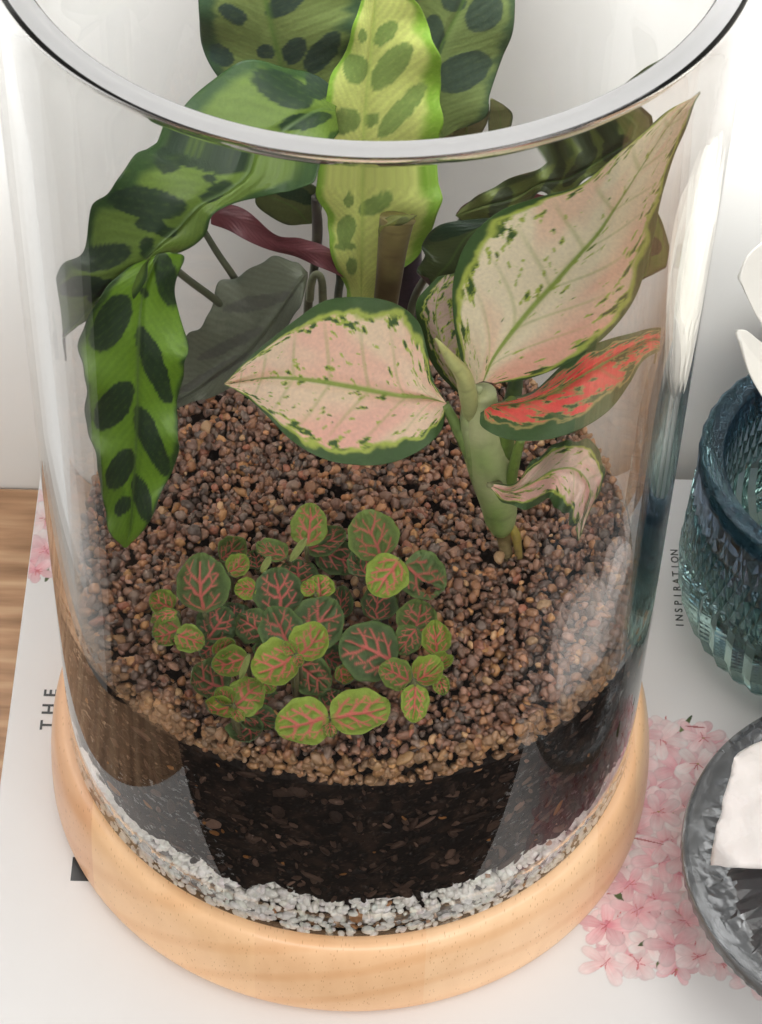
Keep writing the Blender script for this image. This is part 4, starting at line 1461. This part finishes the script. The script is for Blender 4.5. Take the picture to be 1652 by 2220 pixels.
def rings_mesh(rows):
    n = len(rows[0])
    V = [p for r in rows for p in r]
    F = []
    for i in range(len(rows) - 1):
        for k in range(n):
            k2 = (k + 1) % n
            a, b, c, d = i * n + k, i * n + k2, (i + 1) * n + k2, (i + 1) * n + k
            if (i + k) % 2:
                F += [(a, b, d), (b, c, d)]
            else:
                F += [(a, b, c), (a, c, d)]
    b0 = len(V)
    V.append((0, 0, rows[0][0][2]))
    V.append((0, 0, rows[-1][0][2]))
    m = len(rows) - 1
    for k in range(n):
        k2 = (k + 1) % n
        F.append((b0, k2, k))
        F.append((b0 + 1, m * n + k, m * n + k2))
    return np.array(V), F


HC = (0.1785, 0.0686)
flute = [(.046, 0.0004, .0004), (.050, .003, .0010), (.0555, .010, .0008), (.0592, .020, .0008), (.0605, .032, .0008), (.0605, .041, .0008)]
outer = [(.0600, .045, .0007), (.0598, .0525, .0007), (.0596, .060, .0007), (.0594, .0675, .0007)]
flute2 = [(.0592, .071, .0002), (.0596, .083, .0003), (.0600, .0885, .0003), (.0580, .0905, .0003)]
inner = [(.0515, .0905, 0), (.0500, .088, 0), (.0490, .060, 0), (.047, .034, 0), (.040, .022, 0), (.020, .017, 0)]
rows = faceted(flute, 40, True) + faceted(outer, 40, None) + faceted(flute2, 40, True) + faceted(inner, 40, None)
rows = [[(x * .945, y * .945, z) for x, y, z in q] for q in rows]
Vh, Fh = rings_mesh(rows)
Vh = Vh + np.array([HC[0], HC[1], 0])
ho = mesh_obj('candle_holder', Vh, Fh, M_blue, smooth=False, origin=(HC[0], HC[1], 0))
ho.data.polygons.foreach_set('use_smooth', [(p_ // 320) >= 9 for p_ in range(len(ho.data.polygons))])
tag(ho, 'blue green cut glass candle holder with diamond facets at the right edge', 'candle holder')

# white flower standing in it
fl_ = empty('white_flower', (HC[0], HC[1], 0.0175))
tag(fl_, 'white flower with smooth cupped petals standing in the blue green holder', 'flower')


def petal(direction, length, width, rise, z0, curl):
    nu, nv = 17, 24
    c, s = math.cos(direction), math.sin(direction)
    G = np.zeros((nv, nu, 3))
    for i in range(nv):
        t = i / (nv - 1)
        w = width * math.sqrt(max(0.0, 1 - abs((t - .58) / .42) ** 2.6)) if t > .58 else width * (.25 + .75 * math.sin(math.pi / 2 * t / .58))
        r_ = .004 + length * (math.sin(t * 1.35) / math.sin(1.35))
        z_ = z0 + rise * t ** 1.3 - curl * t ** 4
        for j in range(nu):
            u_ = -1 + 2 * j / (nu - 1)
            x, y = r_ * c - s * w * u_, r_ * s + c * w * u_
            G[i, j] = (HC[0] + x, HC[1] + y, z_ + .012 * u_ * u_ * (w / width))
    V2, F = thick_sheet(G, .0012)
    mesh_obj('petal', V2, F, M_petal, fl_)


_pc = lambda px, py, U, Vp, sd: np.ones(U.shape + (3,)) * np.array([.80, .78, .72])
leaf(fl_, [(1762, 838, 1765, 840, 1768, 845, 0.0700, 0.0700, 0.0700), (1740, 640, 1755, 720, 1790, 800, 0.0620, 0.0660, 0.0680), (1725, 560, 1722, 650, 1745, 762, 0.0540, 0.0580, 0.0620), (1695, 512, 1682, 612, 1700, 742, 0.0480, 0.0520, 0.0560),
           (1655, 526, 1648, 600, 1652, 702, 0.0440, 0.0460, 0.0500), (1622, 556, 1622, 600, 1626, 655, 0.0410, 0.0420, 0.0440), (1607, 596, 1607, 602, 1608, 612, 0.0390, 0.0390, 0.0390)], _pc, (.78, .76, .70), M_petal, nv=60, nu=31, thick=.0014, limit=9, name='petal')
leaf(fl_, [(1765, 900, 1765, 905, 1765, 910, 0.0680, 0.0680, 0.0680), (1728, 812, 1722, 865, 1722, 925, 0.0580, 0.0600, 0.0580), (1680, 764, 1672, 815, 1672, 885, 0.0500, 0.0520, 0.0500), (1645, 738, 1640, 775, 1640, 838, 0.0450, 0.0460, 0.0450),
           (1620, 718, 1616, 745, 1622, 798, 0.0410, 0.0410, 0.0400), (1602, 716, 1603, 722, 1607, 736, 0.0380, 0.0380, 0.0380)], _pc, (.78, .76, .70), M_petal, nv=60, nu=31, thick=.0014, limit=9, name='petal')
petal(math.radians(262), .044, .030, .085, .098, .010)
petal(math.radians(120), .042, .030, .090, .098, .010)
petal(math.radians(40), .046, .030, .085, .097, .010)
petal(math.radians(330), .046, .030, .080, .097, .010)
tt = np.linspace(0, 1, 12)
tube3(fl_, np.c_[np.full(12, HC[0]), np.full(12, HC[1]), .0178 + tt * .087, .006 + .003 * tt], 'stalk', ((.70, .68, .62), (.72, .70, .64)), mat=M_petal)

# ------------------------------------------------------------------ smoky dish
DC = (0.1840, -0.0615)
outer = [(.048, .0004, 0), (.052, .0025, .0), (.058, .009, .0002), (.0635, .016, .0002), (.0680, .022, .0), (.0708, .0275, .0), (.0720, .0300, .0006), (.0725, .0318, .0), (.0721, .0340, .0), (.0710, .0352, .0)]
inner = [(.0695, .0354, .0), (.0670, .0352, .0), (.0645, .0352, .0016), (.0590, .0356, .0026), (.0520, .0361, .0010), (.0400, .0366, .0), (.0200, .0370, .0)]
rows = faceted(outer[:4], 28, True) + faceted(outer[4:], 84) + faceted(inner, 28, True)
rows = [q if len(q) == 168 else [q[int(k * len(q) / 168)] for k in range(168)] for q in rows]
for ri_, am_ in ((12, .0003), (13, .0013), (14, .0006)):
    rows[ri_] = [(x, y, z + am_ * (abs(2 * ((k / 6.0) % 1.0) - 1) * 2 - 1)) for k, (x, y, z) in enumerate(rows[ri_])]
rows = [[(x * .970, y * .970, z) for x, y, z in q] for q in rows]
Vd, Fd = rings_mesh(rows)
Vd = Vd + np.array([DC[0], DC[1], 0])
di = mesh_obj('glass_dish', Vd, Fd, M_grey, smooth=False, origin=(DC[0], DC[1], 0))
di.data.polygons.foreach_set('use_smooth', [(p_ // 336) not in (5, 6, 11, 12, 13, 14) for p_ in range(len(di.data.polygons))])
tag(di, 'round smoky grey pressed glass dish at the lower right edge', 'dish')


def stone(name, c, size, seed, label, rotz=0.0, planes=()):
    bm = bmesh.new()
    bmesh.ops.create_icosphere(bm, subdivisions=5, radius=1)
    v = np.array([q.co[:] for q in bm.verts])
    bm.verts.index_update()
    F = np.array([[q.index for q in f.verts] for f in bm.faces])
    bm.free()
    r = np.random.default_rng(seed)
    for d in list(planes) + [r.normal(size=3) for _ in range(12)]:
        d = np.array(d, float)
        h = r.uniform(.50, .78)
        d = d / np.linalg.norm(d)
        k = v @ d
        m = k > h
        v[m] -= (k[m] - h)[:, None] * d
    nn = v / np.linalg.norm(v, axis=1)[:, None]
    rough = (fbm(v[:, 0] * 5 + v[:, 2] * 3 + seed, v[:, 1] * 5 + v[:, 2] * 4, 6) - .5)
    v = v + nn * (rough * .08)[:, None]
    cz, sz = math.cos(rotz), math.sin(rotz)
    v = v * np.array(size)
    v = np.c_[v[:, 0] * cz - v[:, 1] * sz, v[:, 0] * sz + v[:, 1] * cz, v[:, 2]]
    v = v + np.array(c)
    o = mesh_obj(name, v, F, M_quartz)
    return tag(o, label, 'stone', 'white quartz stones on the dish')


stone('quartz_stone', (0.1468, -0.0630, 0.0570), (.033, .028, .029), 4, 'big milky white quartz chunk lying on the front of the smoky dish', .25)
stone('quartz_stone', (0.1645, -0.0262, 0.0555), (.024, .026, .022), 9, 'pinkish white quartz chunk behind the bigger one at the back of the dish', .9)
